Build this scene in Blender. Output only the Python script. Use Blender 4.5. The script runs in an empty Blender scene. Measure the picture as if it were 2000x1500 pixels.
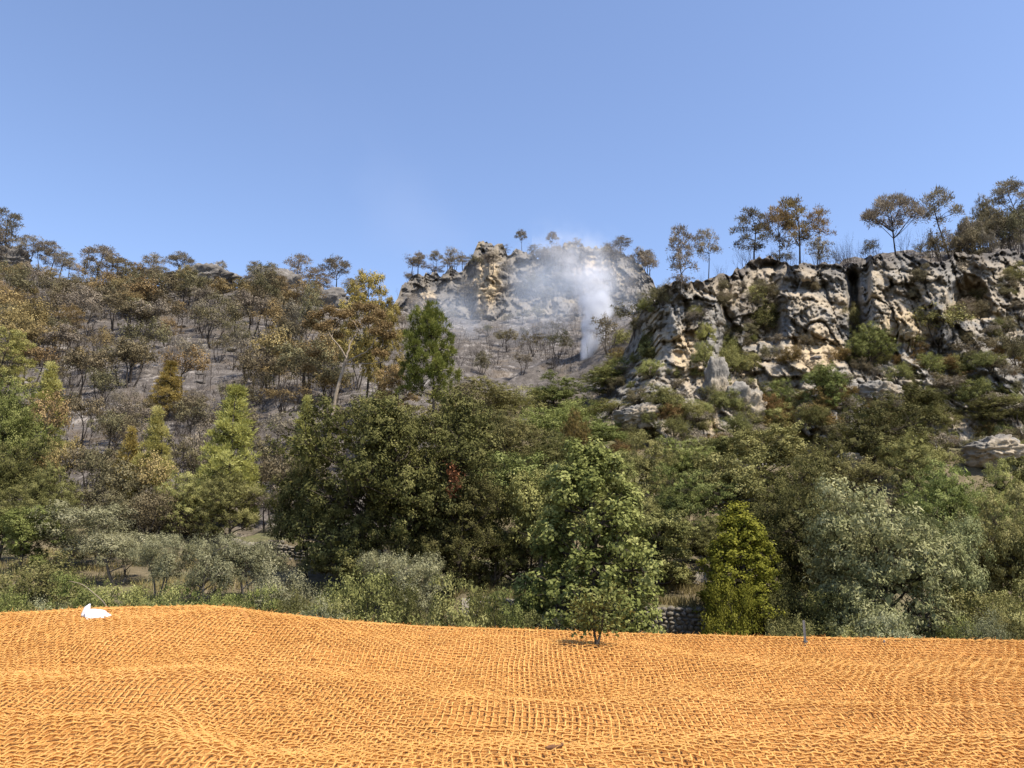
import bpy, math, random
import numpy as np
from mathutils import Vector
from mathutils.bvhtree import BVHTree

R = math.radians
scene = bpy.context.scene
C = scene.collection

# ------------------------------------------------------------------ camera
PITCH = R(12.0); FPX = 1510.0; CAM = np.array([0.0, 0.0, 6.0])
cd = bpy.data.cameras.new('camera'); cam = bpy.data.objects.new('camera', cd); C.objects.link(cam)
cam.location = CAM; cam.rotation_euler = (R(90) + PITCH, 0, 0)
cd.sensor_width = 36.0; cd.lens = FPX / 2000.0 * 36.0; cd.clip_start = 0.05; cd.clip_end = 5000
cd.dof.use_dof = True; cd.dof.focus_distance = 35.0; cd.dof.aperture_fstop = 9.0
scene.camera = cam

# ------------------------------------------------------------------ sky, sun, exposure
SUN = np.array([0.45, -0.34, 0.98]); SUN = SUN / np.linalg.norm(SUN)
w = bpy.data.worlds.new('World'); scene.world = w; w.use_nodes = True
nt = w.node_tree; bg = nt.nodes['Background']
sky = nt.nodes.new('ShaderNodeTexSky'); sky.sky_type = 'NISHITA'; sky.sun_disc = False
sky.sun_elevation = math.asin(SUN[2]); sky.sun_rotation = math.atan2(SUN[0], SUN[1])
sky.air_density = 1.0; sky.dust_density = 0.5; sky.ozone_density = 4.0; sky.altitude = 300
wb = nt.nodes.new('ShaderNodeMix'); wb.data_type = 'RGBA'; wb.blend_type = 'MULTIPLY'; wb.inputs[0].default_value = 1.0; wb.inputs[7].default_value = (1.10, .98, .965, 1)
nt.links.new(sky.outputs[0], wb.inputs[6]); nt.links.new(wb.outputs[2], bg.inputs[0]); bg.inputs[1].default_value = 0.135
sl = bpy.data.lights.new('sun', 'SUN'); so = bpy.data.objects.new('sun', sl); C.objects.link(so)
sl.energy = 4.5; sl.angle = R(0.53); sl.color = (1.0, 0.925, 0.81)
so.rotation_euler = Vector(tuple(SUN)).to_track_quat('Z', 'Y').to_euler(); so.location = (40, -20, 80)
vs = scene.view_settings; vs.view_transform = 'Standard'; vs.look = 'None'; vs.exposure = 0.92; vs.gamma = 1.0
try: vs.use_curve_mapping = False
except Exception: pass
scene.cycles.max_bounces = 6; scene.cycles.diffuse_bounces = 3; scene.cycles.transmission_bounces = 4
scene.cycles.volume_bounces = 2; scene.cycles.volume_max_steps = 256

# ------------------------------------------------------------------ pixels and rays (photograph is 2000 x 1500)
def ray(px, py):
    px = np.asarray(px, float); py = np.asarray(py, float)
    a = (px - 1000.0) / FPX; b = (750.0 - py) / FPX
    cp, sp = math.cos(PITCH), math.sin(PITCH)
    return np.stack([a + 0 * b, cp - b * sp + 0 * a, sp + b * cp + 0 * a], -1)
def at(px, py, Y):                       # point on the pixel's ray at forward distance Y
    d = ray(px, py); return CAM + d * (np.asarray(Y, float) / d[..., 1])[..., None]

# ------------------------------------------------------------------ noise
def _h(ix, iy, iz, seed):
    n = (ix.astype(np.int64) * 374761393 + iy.astype(np.int64) * 668265263 + iz.astype(np.int64) * 2147483647 + seed * 974711) & 0xFFFFFFFF
    n = ((n ^ (n >> 13)) * 1274126177) & 0xFFFFFFFF
    n = ((n ^ (n >> 16)) * 2246822519) & 0xFFFFFFFF
    return ((n ^ (n >> 15)) & 0xFFFFFF) / float(0xFFFFFF)
def vnoise(P, seed=0):                   # value noise, -1..1
    P = np.asarray(P, float); i = np.floor(P); f = P - i; f = f * f * f * (f * (f * 6 - 15) + 10)
    i = i.astype(np.int64); r = 0
    for dx in (0, 1):
        wx = f[..., 0] if dx else 1 - f[..., 0]
        for dy in (0, 1):
            wy = f[..., 1] if dy else 1 - f[..., 1]
            for dz in (0, 1):
                wz = f[..., 2] if dz else 1 - f[..., 2]
                r = r + wx * wy * wz * _h(i[..., 0] + dx, i[..., 1] + dy, i[..., 2] + dz, seed)
    return r * 2 - 1
def fbm(P, octv=4, seed=0, gain=0.5):
    s = 0; a = 1.0; P = np.asarray(P, float)
    for o in range(octv):
        s = s + a * vnoise(P, seed + o * 17); P = P * 2.03 + 11.3; a *= gain
    return s
def voro(U, V, seed=0):                  # 2D cells: F1, F2, cell random
    iu = np.floor(U).astype(np.int64); iv = np.floor(V).astype(np.int64)
    f1 = np.full(U.shape, 9.0); f2 = np.full(U.shape, 9.0); cid = np.zeros(U.shape); z = np.zeros_like(iu)
    for du in (-1, 0, 1):
        for dv in (-1, 0, 1):
            cu = iu + du; cv = iv + dv
            x = cu + 0.1 + 0.8 * _h(cu, cv, z, seed); y = cv + 0.1 + 0.8 * _h(cu, cv, z + 1, seed)
            d = np.hypot(U - x, V - y); r = _h(cu, cv, z + 2, seed)
            m = d < f1
            f2 = np.where(m, f1, np.minimum(f2, d)); cid = np.where(m, r, cid); f1 = np.where(m, d, f1)
    return f1, f2, cid
def vface(U, V, seed, tilt):              # blocky facets: a random tilted plane per cell, and the crack distance
    iu = np.floor(U).astype(np.int64); iv = np.floor(V).astype(np.int64); z = np.zeros_like(iu)
    f1 = np.full(U.shape, 9.0); f2 = np.full(U.shape, 9.0); val = np.zeros(U.shape)
    for du in (-1, 0, 1):
        for dv in (-1, 0, 1):
            cu = iu + du; cv = iv + dv
            x = cu + 0.08 + 0.84 * _h(cu, cv, z, seed); y = cv + 0.08 + 0.84 * _h(cu, cv, z + 1, seed)
            d = np.maximum(np.abs(U - x), np.abs(V - y)) * .55 + np.hypot(U - x, V - y) * .45
            pl = (_h(cu, cv, z + 2, seed) - .5) + tilt * ((_h(cu, cv, z + 3, seed) - .5) * (U - x) + (_h(cu, cv, z + 4, seed) - .35) * (V - y)) * 2
            m = d < f1
            f2 = np.where(m, f1, np.minimum(f2, d)); val = np.where(m, pl, val); f1 = np.where(m, d, f1)
    return val, f2 - f1
def sstep(a, b, x):
    t = np.clip((np.asarray(x, float) - a) / (b - a), 0, 1); return t * t * (3 - 2 * t)

# ------------------------------------------------------------------ mesh and object helpers
def mesh(name, V, F, mat=None, smooth=False, attrs=None):
    V = np.asarray(V, np.float32); F = np.asarray(F, np.int32); k = F.shape[1]
    me = bpy.data.meshes.new(name)
    me.vertices.add(len(V)); me.vertices.foreach_set('co', V.ravel())
    me.loops.add(F.size); me.loops.foreach_set('vertex_index', F.ravel())
    me.polygons.add(len(F)); me.polygons.foreach_set('loop_start', np.arange(0, F.size, k, dtype=np.int32))
    if smooth: me.polygons.foreach_set('use_smooth', np.ones(len(F), bool))
    for n, (dom, a) in (attrs or {}).items():
        at_ = me.attributes.new(n, 'FLOAT', dom); at_.data.foreach_set('value', np.asarray(a, np.float32).ravel())
    me.update(calc_edges=True)
    if mat: me.materials.append(mat)
    return me
def obj(name, me, parent=None, loc=None):
    o = bpy.data.objects.new(name, me); C.objects.link(o)
    if parent: o.parent = parent
    if loc is not None: o.location = loc
    return o
def tag(o, label, cat, group=None):
    o['label'] = label; o['category'] = cat
    if group: o['group'] = group
    return o
def empty(name, loc): 
    o = bpy.data.objects.new(name, None); C.objects.link(o); o.location = tuple(loc); o.empty_display_size = 0.3
    return o
def gridfaces(nr, nc):
    i = np.arange(nr * nc).reshape(nr, nc)
    return np.stack([i[:-1, :-1], i[:-1, 1:], i[1:, 1:], i[1:, :-1]], -1).reshape(-1, 4)

# ------------------------------------------------------------------ materials
def newmat(name):
    m = bpy.data.materials.new(name); m.use_nodes = True
    n = m.node_tree; p = n.nodes['Principled BSDF']; p.inputs['Specular IOR Level'].default_value = 0.25
    return m, n, p
def node(n, t, **kw):
    x = n.nodes.new(t)
    for k, v in kw.items(): setattr(x, k, v)
    return x
def ramp(n, fac, stops):
    r = node(n, 'ShaderNodeValToRGB'); e = r.color_ramp.elements
    while len(e) < len(stops): e.new(0.5)
    for s, (p, c) in zip(e, stops): s.position = p; s.color = (c[0], c[1], c[2], 1) if not isinstance(c, (int, float)) else (c, c, c, 1)
    n.links.new(fac, r.inputs[0]); return r.outputs[0]
def noise(n, scale, detail=4, rough=0.55, vec=None, mapscale=None):
    t = node(n, 'ShaderNodeTexNoise'); t.inputs['Scale'].default_value = scale; t.inputs['Detail'].default_value = detail; t.inputs['Roughness'].default_value = rough
    if vec is None:
        vec = node(n, 'ShaderNodeTexCoord').outputs['Object']
    if mapscale:
        mp = node(n, 'ShaderNodeMapping'); mp.inputs['Scale'].default_value = mapscale; n.links.new(vec, mp.inputs[0]); vec = mp.outputs[0]
    n.links.new(vec, t.inputs['Vector']); return t.outputs[0]
def mixc(n, fac, a, b, mode='MIX'):
    m = node(n, 'ShaderNodeMix', data_type='RGBA', blend_type=mode)
    for s, v in ((m.inputs[0], fac), (m.inputs[6], a), (m.inputs[7], b)):
        if isinstance(v, (int, float)): s.default_value = v
        elif isinstance(v, tuple): s.default_value = (v[0], v[1], v[2], 1)
        else: n.links.new(v, s)
    return m.outputs[2]
def attr(n, name):
    a = node(n, 'ShaderNodeAttribute'); a.attribute_name = name; return a.outputs['Fac']
def bump(n, h, p, strength, dist):
    b = node(n, 'ShaderNodeBump'); b.inputs['Strength'].default_value = strength; b.inputs['Distance'].default_value = dist
    n.links.new(h, b.inputs['Height']); n.links.new(b.outputs[0], p.inputs['Normal'])

def leafmat(name, dark, mid, light, transl=0.20, rough=0.75, hv=0.04, vv=0.22):
    m, n, p = newmat(name); p.inputs['Roughness'].default_value = rough; p.inputs['Specular IOR Level'].default_value = .08
    col = ramp(n, attr(n, 'tint'), [(0.0, dark), (0.5, mid), (1.0, light)])
    oi = node(n, 'ShaderNodeObjectInfo')
    hs = node(n, 'ShaderNodeHueSaturation'); n.links.new(col, hs.inputs['Color'])
    mr = node(n, 'ShaderNodeMapRange'); n.links.new(oi.outputs['Random'], mr.inputs[0]); mr.inputs[3].default_value = 0.5 - hv; mr.inputs[4].default_value = 0.5 + hv
    mv = node(n, 'ShaderNodeMapRange'); mu = node(n, 'ShaderNodeMath', operation='FRACT'); mm = node(n, 'ShaderNodeMath', operation='MULTIPLY'); mm.inputs[1].default_value = 7.31
    n.links.new(oi.outputs['Random'], mm.inputs[0]); n.links.new(mm.outputs[0], mu.inputs[0]); n.links.new(mu.outputs[0], mv.inputs[0])
    mv.inputs[3].default_value = 1 - vv; mv.inputs[4].default_value = 1 + vv
    n.links.new(mr.outputs[0], hs.inputs['Hue']); n.links.new(mv.outputs[0], hs.inputs['Value'])
    n.links.new(hs.outputs[0], p.inputs['Base Color'])
    t = node(n, 'ShaderNodeBsdfTranslucent'); n.links.new(hs.outputs[0], t.inputs[0])
    ms = node(n, 'ShaderNodeMixShader'); ms.inputs[0].default_value = transl
    n.links.new(p.outputs[0], ms.inputs[1]); n.links.new(t.outputs[0], ms.inputs[2])
    n.links.new(ms.outputs[0], n.nodes['Material Output'].inputs[0])
    return m
L = {}
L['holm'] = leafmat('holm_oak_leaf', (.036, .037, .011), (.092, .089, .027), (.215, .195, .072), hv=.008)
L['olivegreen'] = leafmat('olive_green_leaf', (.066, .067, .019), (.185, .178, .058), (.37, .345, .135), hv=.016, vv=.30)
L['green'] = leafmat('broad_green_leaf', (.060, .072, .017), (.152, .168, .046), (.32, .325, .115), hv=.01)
L['ash'] = leafmat('pale_green_leaf', (.092, .100, .038), (.215, .218, .095), (.42, .405, .205), hv=.01)
L['olive'] = leafmat('silver_olive_leaf', (.090, .089, .042), (.205, .198, .103), (.38, .36, .215), hv=.012)
L['lime'] = leafmat('lime_leaf', (0.0862, 0.092, 0.0115), (0.1898, 0.184, 0.0253), (0.322, 0.299, 0.0517), hv=.01, transl=.35)
L['young'] = leafmat('young_pine_needle', (.20, .19, .05), (.37, .345, .105), (.52, .485, .19), transl=.4, hv=.012)
L['tan'] = leafmat('tan_scorched_needle', (.13, .092, .040), (.25, .180, .078), (.37, .28, .13), hv=.012)
L['gold'] = leafmat('golden_scorched_needle', (.16, .120, .036), (.29, .215, .064), (.41, .32, .11), hv=.008)
L['brown'] = leafmat('scorched_brown_leaf', (.066, .054, .028), (.142, .119, .064), (.255, .217, .122), hv=.02)
L['rust'] = leafmat('rust_dead_leaf', (.10, .036, .018), (.18, .070, .035), (.26, .115, .06), hv=.01)
L['orange'] = leafmat('orange_dry_leaf', (.085, .055, .020), (.16, .105, .036), (.25, .17, .065), hv=.015)
L['grey'] = leafmat('grey_scorched_needle', (.12, .10, .072), (.215, .18, .13), (.33, .28, .20), hv=.012)
L['pine'] = leafmat('fresh_pine_needle', (.046, .058, .012), (.120, .132, .028), (.26, .255, .065), hv=.006, transl=.25)
L['grass'] = leafmat('dry_grass_blade', (.12, .10, .035), (.21, .175, .07), (.31, .26, .12), hv=.02)
L['greengrass'] = leafmat('green_weed_blade', (0.054, 0.066, 0.018), (0.12, 0.132, 0.0384), (0.24, 0.228, 0.084), hv=.02)

def barkmat(name, a, b):
    m, n, p = newmat(name); p.inputs['Roughness'].default_value = 0.95; p.inputs['Specular IOR Level'].default_value = .03
    f = noise(n, 3.0, 5, .6, mapscale=(3, 3, .6))
    c = ramp(n, f, [(0.3, a), (0.7, b)]); n.links.new(c, p.inputs['Base Color']); bump(n, f, p, .5, .05); return m
B = {'char': barkmat('charred_bark', (.022, .019, .017), (.075, .062, .052)),
     'grey': barkmat('grey_bark', (.085, .07, .055), (.22, .19, .155)),
     'dark': barkmat('dark_bark', (.035, .029, .023), (.10, .082, .065)),
     'pale': barkmat('pale_bark', (.16, .125, .09), (.34, .28, .21))}

def rockmat(name, base, light, dark, tan, tanpos, scale=1.0, soot=0.35, burnt=False):
    m, n, p = newmat(name); p.inputs['Roughness'].default_value = 0.92
    big = noise(n, .09 * scale, 5, .6); mid = noise(n, .5 * scale, 6, .62); fine = noise(n, 2.6 * scale, 6, .65)
    streak = noise(n, .45 * scale, 4, .6, mapscale=(1, 1, .16))
    c = ramp(n, mid, [(0.28, dark), (0.46, base), (0.66, light)])
    c = mixc(n, ramp(n, big, [(tanpos, 0.0), (tanpos + .10, 0.85)]), c, mixc(n, fine, tan, light))
    c = mixc(n, ramp(n, streak, [(0.52, 0.0), (0.70, soot)]), c, (.06, .057, .055))
    c = mixc(n, ramp(n, fine, [(0.30, 0.55), (0.52, 0.0)]), c, (.075, .068, .06))
    if burnt: c = mixc(n, ramp(n, mixc(n, .45, attr(n, 'soot'), mid), [(.40, 0.0), (.62, .80)]), c, (.062, .054, .050))
    if burnt: c = mixc(n, ramp(n, mixc(n, .5, attr(n, 'ochre'), mixc(n, .5, mid, fine)), [(.47, 0.0), (.60, .85)]), c, mixc(n, fine, (.35, .245, .135), (.45, .375, .25)))
    n.links.new(c, p.inputs['Base Color'])
    bump(n, mixc(n, .5, mid, fine), p, .9, .30 / scale); return m
M_cliff = rockmat('limestone', (.195, .180, .157), (.295, .272, .235), (.105, .095, .082), (.44, .325, .18), .48, soot=.45, burnt=True)
M_crag = rockmat('far_limestone', (.15, .134, .114), (.235, .207, .17), (.078, .07, .062), (.40, .31, .175), .535, scale=.6, soot=.55, burnt=True)
M_burnrock = rockmat('sooty_limestone', (.12, .108, .097), (.22, .20, .175), (.06, .054, .05), (.26, .225, .18), .60, scale=1.2, soot=.6)
M_stone = rockmat('wall_stone', (.17, .148, .118), (.27, .24, .19), (.085, .073, .06), (.23, .19, .135), .52, scale=3)

def groundmat():
    m, n, p = newmat('hillside_soil'); p.inputs['Roughness'].default_value = 0.95
    a = noise(n, .10, 5, .6); b = noise(n, .7, 6, .65); c = noise(n, 3.5, 6, .65)
    burn = ramp(n, b, [(0.26, (.034, .029, .025)), (0.46, (.082, .071, .062)), (0.62, (.138, .121, .107)), (.8, (.21, .187, .166))])
    burn = mixc(n, ramp(n, mixc(n, .55, a, b), [(0.545, 0.0), (0.61, .7)]), burn, (.31, .282, .253))
    burn = mixc(n, ramp(n, c, [(0.32, .7), (0.5, 0.0)]), burn, (.045, .04, .038))
    burn = mixc(n, ramp(n, noise(n, .23, 4, .6), [(0.55, 0.0), (0.66, .5)]), burn, (.13, .098, .066))
    dry = ramp(n, b, [(0.25, (.055, .045, .025)), (0.5, (.125, .098, .056)), (0.75, (.20, .16, .098))])
    dry = mixc(n, ramp(n, c, [(0.3, .6), (0.5, 0.0)]), dry, (.06, .055, .025))
    dry = mixc(n, ramp(n, a, [(0.5, 0.0), (0.62, .5)]), dry, (.10, .115, .035))
    n.links.new(mixc(n, attr(n, 'burn'), dry, burn), p.inputs['Base Color'])
    bump(n, mixc(n, .5, b, c), p, .9, .25); return m
M_ground = groundmat()

# ------------------------------------------------------------------ the mat-covered bank in front of the camera
EDGE = (np.array([-400, 0, 120, 260, 440, 490, 560, 700, 850, 1000, 1200, 1500, 2000, 2400]),
        np.array([1222, 1205, 1200, 1192, 1188, 1191, 1201, 1218, 1229, 1233, 1241, 1249, 1257, 1262]))
YE = 5.0; YN = 2.4
def matz(X, Y):
    X = np.asarray(X, float); Y = np.asarray(Y, float); Yc = np.maximum(Y, 1.0)
    px = 1000 + FPX * X / (Yc * 1.04)
    edge = np.interp(px, *EDGE)
    t = np.log(Yc / YN) / math.log(YE / YN)
    ph = 0.35 * vnoise(np.stack([X * .55, Y * .45, X * 0], -1), 3) + 0.20 * vnoise(np.stack([X * 1.3, Y * 1.1, X * 0], -1), 5) + .06 * X
    k = 2.6; g = t + 0.74 * np.sin(2 * math.pi * (k * t + ph)) / (2 * math.pi * k) * sstep(1.06, .90, t)
    py = 1500 - (1500 - edge) * np.minimum(g, 1 + (g - 1) * .15)
    d = ray(px, py); z = CAM[2] + Yc * d[..., 2] / d[..., 1]
    z = z + .012 * vnoise(np.stack([X * 4, Y * 4, X * 0], -1), 8) * sstep(5.2, 4.6, Y)
    near = sstep(YN + .1, 0.4, Y); z = z * (1 - near) + near * np.minimum(z, 4.62 + .30 * Y)
    return z

# ------------------------------------------------------------------ terrain
CP = []
def cp(px, py, Y): p = at(px, py, Y); CP.append((p[0], p[1], p[2]))
for X in (-60, -30, 0, 30, 60):
    CP += [(X, -20, 2.0), (X, 12, 1.0), (X, 28, 1.2)]
for px, py, Y in [(0, 1160, 38), (300, 1165, 40), (600, 1185, 41), (1000, 1256, 41), (1400, 1256, 42), (1800, 1252, 42), (2100, 1252, 42), (-250, 1160, 40),
    (-200, 1080, 52), (200, 1090, 50), (600, 1110, 52), (950, 1140, 52), (1300, 1140, 52), (1600, 1150, 52), (1900, 1160, 52), (2200, 1150, 52),
    (-250, 980, 64), (0, 1000, 62), (300, 975, 66), (600, 955, 72), (900, 930, 74), (1150, 920, 74), (1300, 930, 74), (1500, 960, 72), (1750, 960, 72), (2000, 970, 70), (2300, 950, 72),
    (-250, 820, 88), (0, 850, 85), (300, 835, 88), (620, 835, 82), (880, 790, 98), (1150, 770, 112), (1060, 770, 110), (1250, 790, 105),
    (-250, 690, 125), (50, 700, 122), (300, 700, 125), (640, 690, 128), (900, 705, 140), (1100, 700, 142), (1250, 700, 140),
    (50, 610, 160), (400, 612, 162), (650, 630, 165), (900, 655, 180), (1100, 655, 180), (1250, 660, 178),
    (-250, 540, 188), (0, 530, 188), (120, 548, 190), (200, 560, 192), (350, 560, 192), (500, 570, 196), (690, 590, 200), (780, 612, 205), (900, 622, 208), (1100, 620, 208), (1280, 610, 205),
    (1280, 600, 122), (1450, 545, 122), (1600, 528, 122), (1750, 508, 122), (1900, 495, 124), (2100, 470, 128), (2300, 450, 132),
    (1990, 452, 142), (2200, 420, 150), (1900, 500, 150), (1840, 520, 140), (1840, 530, 155), (1750, 530, 145), (1500, 560, 145), (1330, 590, 150)]:
    cp(px, py, Y)
CP += [(x, y, z) for x, y, z in [(-160, 260, 70), (0, 270, 78), (130, 270, 60), (-200, 420, 60), (0, 430, 62), (260, 420, 60), (-330, 300, 60), (300, 250, 60), (-140, 60, 14), (-120, 30, 3), (140, 60, 16), (120, 30, 3)]]
CP = np.array(CP)
S_ = 50.0
def _phi(r2): return np.where(r2 > 1e-9, .5 * r2 * np.log(np.maximum(r2, 1e-12)), 0)
def _fit():
    P = CP[:, :2] / S_; n = len(P); D2 = ((P[:, None] - P[None]) ** 2).sum(-1)
    A = np.zeros((n + 3, n + 3)); A[:n, :n] = _phi(D2) + np.eye(n) * .004
    A[:n, n] = 1; A[:n, n + 1:] = P; A[n, :n] = 1; A[n + 1:, :n] = P.T
    return np.linalg.solve(A, np.concatenate([CP[:, 2], np.zeros(3)])), P
W_, P_ = _fit()
WALLS = [dict(x0=-2.6, x1=13.5, Y=42.0, h=1.95), dict(x0=-3.5, x1=12.0, Y=49.5, h=1.3), dict(x0=-18.5, x1=-9.0, Y=52.0, h=1.45)]
def burnmask(X, Y):
    X = np.asarray(X, float); Y = np.asarray(Y, float)
    l = sstep(56, 66, Y + 5 * vnoise(np.stack([X * .1, Y * .1, X * 0], -1), 4)) * sstep(10, -4, X - (Y - 70) * .10 - 6 * sstep(90, 120, Y))
    g = sstep(100, 116, Y + 6 * vnoise(np.stack([X * .1, Y * .1, X * 0], -1), 9))
    return np.maximum(l * sstep(2, -6, X + 4 - (Y - 70) * .02), g)
def terr(X, Y):
    X = np.asarray(X, float); Y = np.asarray(Y, float); sh = X.shape; Q = np.stack([X.ravel(), Y.ravel()], -1) / S_
    n = len(P_); z = W_[n] + Q @ W_[n + 1:]
    for i in range(n): z = z + W_[i] * _phi(((Q - P_[i]) ** 2).sum(-1))
    z = z.reshape(sh)
    for wl in WALLS:
        wy = wl['Y'] + .5 * np.sin(X * .35)
        z = z + wl['h'] * sstep(wy - .15, wy + .25, Y) * sstep(wl['x0'] - 1.5, wl['x0'], X) * sstep(wl['x1'] + 1.5, wl['x1'], X) * np.exp(-np.maximum(Y - wy, 0) / 9)
    z = z - 6.5 * sstep(78, 88, Y) * sstep(119, 111, Y) * sstep(.21, .26, X / np.maximum(Y, 1))
    far = sstep(45, 110, Y)
    z = z + (.10 + .55 * far) * fbm(np.stack([X * .12, Y * .12, X * 0], -1), 4, 21) + (.04 + .22 * far) * fbm(np.stack([X * .55, Y * .55, X * 0], -1), 3, 31) * sstep(8, 14, Y)
    f1, f2, ci = voro(X * .16, Y * .22, 77)
    z = z + far * burnmask(X, Y) * .9 * sstep(.72, 1.0, ci) * sstep(0, .25, f2 - f1)
    bank = matz(X, np.minimum(Y, 5.3)) - .05
    bk = sstep(9.5, 5.15, Y) * sstep(60, 30, np.abs(X))
    return z * (1 - bk) + bank * bk
ys = np.concatenate([np.arange(-16, 0, 1.0), np.arange(0, 6, .16), np.arange(6, 70, .5), np.arange(70, 215, .95), np.arange(215, 430, 9.0)])
ss = np.linspace(-1, 1, 250); TX = ss[None] * (np.maximum(ys, 0) * .86 + 14)[:, None]; TY = np.repeat(ys[:, None], 250, 1)
TZ = terr(TX, TY)
T_V = np.stack([TX, TY, TZ], -1).reshape(-1, 3); T_F = gridfaces(len(ys), 250)
o = obj('ground', mesh('ground', T_V, T_F, M_ground, True, {'burn': ('POINT', burnmask(TX, TY))})); o['kind'] = 'structure'

# ------------------------------------------------------------------ cliffs
def relief(px, py, Y, back, sc, seed, name, mat, feat, soot=0.0, ochre=0.0):
    P0 = at(px, py, Y); X = P0[..., 0]; Z = P0[..., 2]
    N3 = lambda a, b, k: np.stack([X / (a * sc), Z / (b * sc), X * 0 + k], -1)
    wx = X + .5 * sc * fbm(N3(4, 4, 0), 4, seed + 1, .6); wz = Z + .5 * sc * fbm(N3(4, 4, 7), 4, seed + 2, .6)
    d = 2.6 * sc * vnoise(N3(7.5, 24, 0), seed + 3) + 1.3 * sc * fbm(N3(5, 7, 3), 4, seed + 13, .55)
    v_, e_ = vface(wx / (5.6 * sc), wz / (8.5 * sc), seed + 4, .55); d = d + 2.6 * sc * v_ + .5 * sc * (1 - sstep(0, .04, e_))
    v_, e_ = vface(wx / (2.0 * sc), wz / (2.8 * sc), seed + 5, .7); d = d + 1.35 * sc * v_ + .15 * sc * (1 - sstep(0, .05, e_))
    v_, e_ = vface(wx / (.8 * sc), wz / (.95 * sc), seed + 6, .8); d = d + .62 * sc * v_
    v_, e_ = vface(wx / (.40 * sc) + 3, wz / (.42 * sc), seed + 11, .8); d = d + .30 * sc * v_
    v_, e_ = vface(wx / (1.3 * sc) + 9, wz / (6.5 * sc), seed + 14, .3); d = d + 1.1 * sc * v_ 
    pit = fbm(N3(1.2, 1.0, 5), 4, seed + 8, .66); d = d + .26 * sc * pit
    for k_, (a_, b_, dp, wd_) in enumerate(((3.2, 15, 1.5, .035), (1.5, 8, .6, .05), (13, 2.6, .7, .04), (6, 1.1, .3, .06))):
        d = d + dp * sc * np.exp(-(vnoise(np.stack([wx / (a_ * sc), wz / (b_ * sc), wx * 0 + k_ * 5], -1), seed + 20 + k_) / wd_) ** 2)
    d = d + feat(px, py)
    P = at(px, py, Y + d)
    nb = 12; B_ = []
    for k in range(1, nb + 1):
        q = P[-1].copy(); q[:, 1] += k * back; q[:, 0] += k * back * (q[:, 0] / q[:, 1]) ; q[:, 2] += k * .12 * sc + .5 * sc * vnoise(np.stack([q[:, 0] / 2, q[:, 1] / 2, q[:, 0] * 0], -1), seed + 9) - .10 * sc * max(0, k - 4) ** 1.5
        B_.append(q)
    A = np.concatenate([P, np.array(B_)], 0); V = A.reshape(-1, 3); F = gridfaces(A.shape[0], A.shape[1])
    so_ = np.concatenate([soot + 0 * P[..., 0], np.ones((nb, P.shape[1]))], 0); o = obj(name, mesh(name, V, F, mat, False, {'soot': ('POINT', so_), 'ochre': ('POINT', np.concatenate([ochre + 0 * P[..., 0], np.zeros((nb, P.shape[1]))], 0))})); o['kind'] = 'structure'
    return V, F
def G(px, py, cx, cy, sx, sy, p=2): return np.exp(-(np.abs((px - cx) / sx) ** p + np.abs((py - cy) / sy) ** p))
# near cliff on the right
pxs = np.arange(1165, 2190, 2.3)
top = np.interp(pxs, [1165, 1200, 1240, 1270, 1300, 1340, 1400, 1450, 1500, 1560, 1620, 1665, 1700, 1760, 1830, 1900, 2000, 2190], [800, 740, 640, 590, 560, 545, 540, 520, 505, 518, 515, 512, 496, 500, 505, 500, 488, 470])
top = top + 11 * fbm(np.stack([pxs / 22, pxs * 0, pxs * 0], -1), 3, 51)
v = np.linspace(0, 1, 190)[:, None]; PX = np.repeat(pxs[None], 190, 0); PY = 950 + (top[None] - 950) * v
YB = np.interp(PY, [470, 500, 540, 600, 660, 700, 720, 760, 800, 850, 900, 960], [108, 106.5, 104, 102, 100, 98, 95, 93, 91, 88, 85, 82])
YB = YB - 4.0 * sstep(1690, 1705, PX) * sstep(700, 640, PY) * sstep(1880, 1840, PX) + 3.0 * sstep(1400, 1420, PX) * sstep(1530, 1510, PX) * sstep(720, 690, PY) - 2.5 * sstep(1270, 1290, PX) * sstep(1415, 1390, PX) * sstep(740, 700, PY)
le = np.interp(PY, [540, 600, 700, 760, 830, 960], [1290, 1272, 1296, 1270, 1200, 1165]); YB = YB + np.maximum(le - PX, 0) / FPX * 100 * 3.0
def feat1(px, py):
    d = 7.0 * np.exp(-((px - 1670 - (py - 600) * .06) / 10.0) ** 2) * sstep(520, 545, py) * sstep(700, 660, py)
    d = d + 6.5 * np.sqrt(np.clip(1 - ((px - 1892) / 46.0) ** 2 - (np.minimum(py - 603, 0) / 68.0) ** 2, 0, 1)) * sstep(628, 606, py)
    d = d + 4.0 * G(px, py, 1292, 655, 16, 55) + 3.5 * G(px, py, 1384, 770, 13, 55) + 3.5 * G(px, py, 1500, 650, 40, 40) + 2.5 * G(px, py, 1565, 560, 45, 12) + 3.0 * G(px, py, 1500, 518, 60, 9)
    return d
V1, F1 = relief(PX, PY, YB, 1.4, 1.0, 100, 'cliff', M_cliff, feat1, np.clip(.72 - (PY - top[None]) / 60.0, .20, .72) + .36 * G(PX, PY, 1480, 600, 70, 80) + .15 * sstep(1880, 1960, PX), 1.1 * G(PX, PY, 1905, 608, 48, 14) + .8 * G(PX, PY, 1900, 570, 30, 28) + .75 * G(PX, PY, 1590, 690, 60, 45) + .7 * G(PX, PY, 1345, 690, 35, 60) + .65 * G(PX, PY, 1770, 640, 70, 40) + .6 * G(PX, PY, 1390, 800, 20, 60) + .24)
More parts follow.
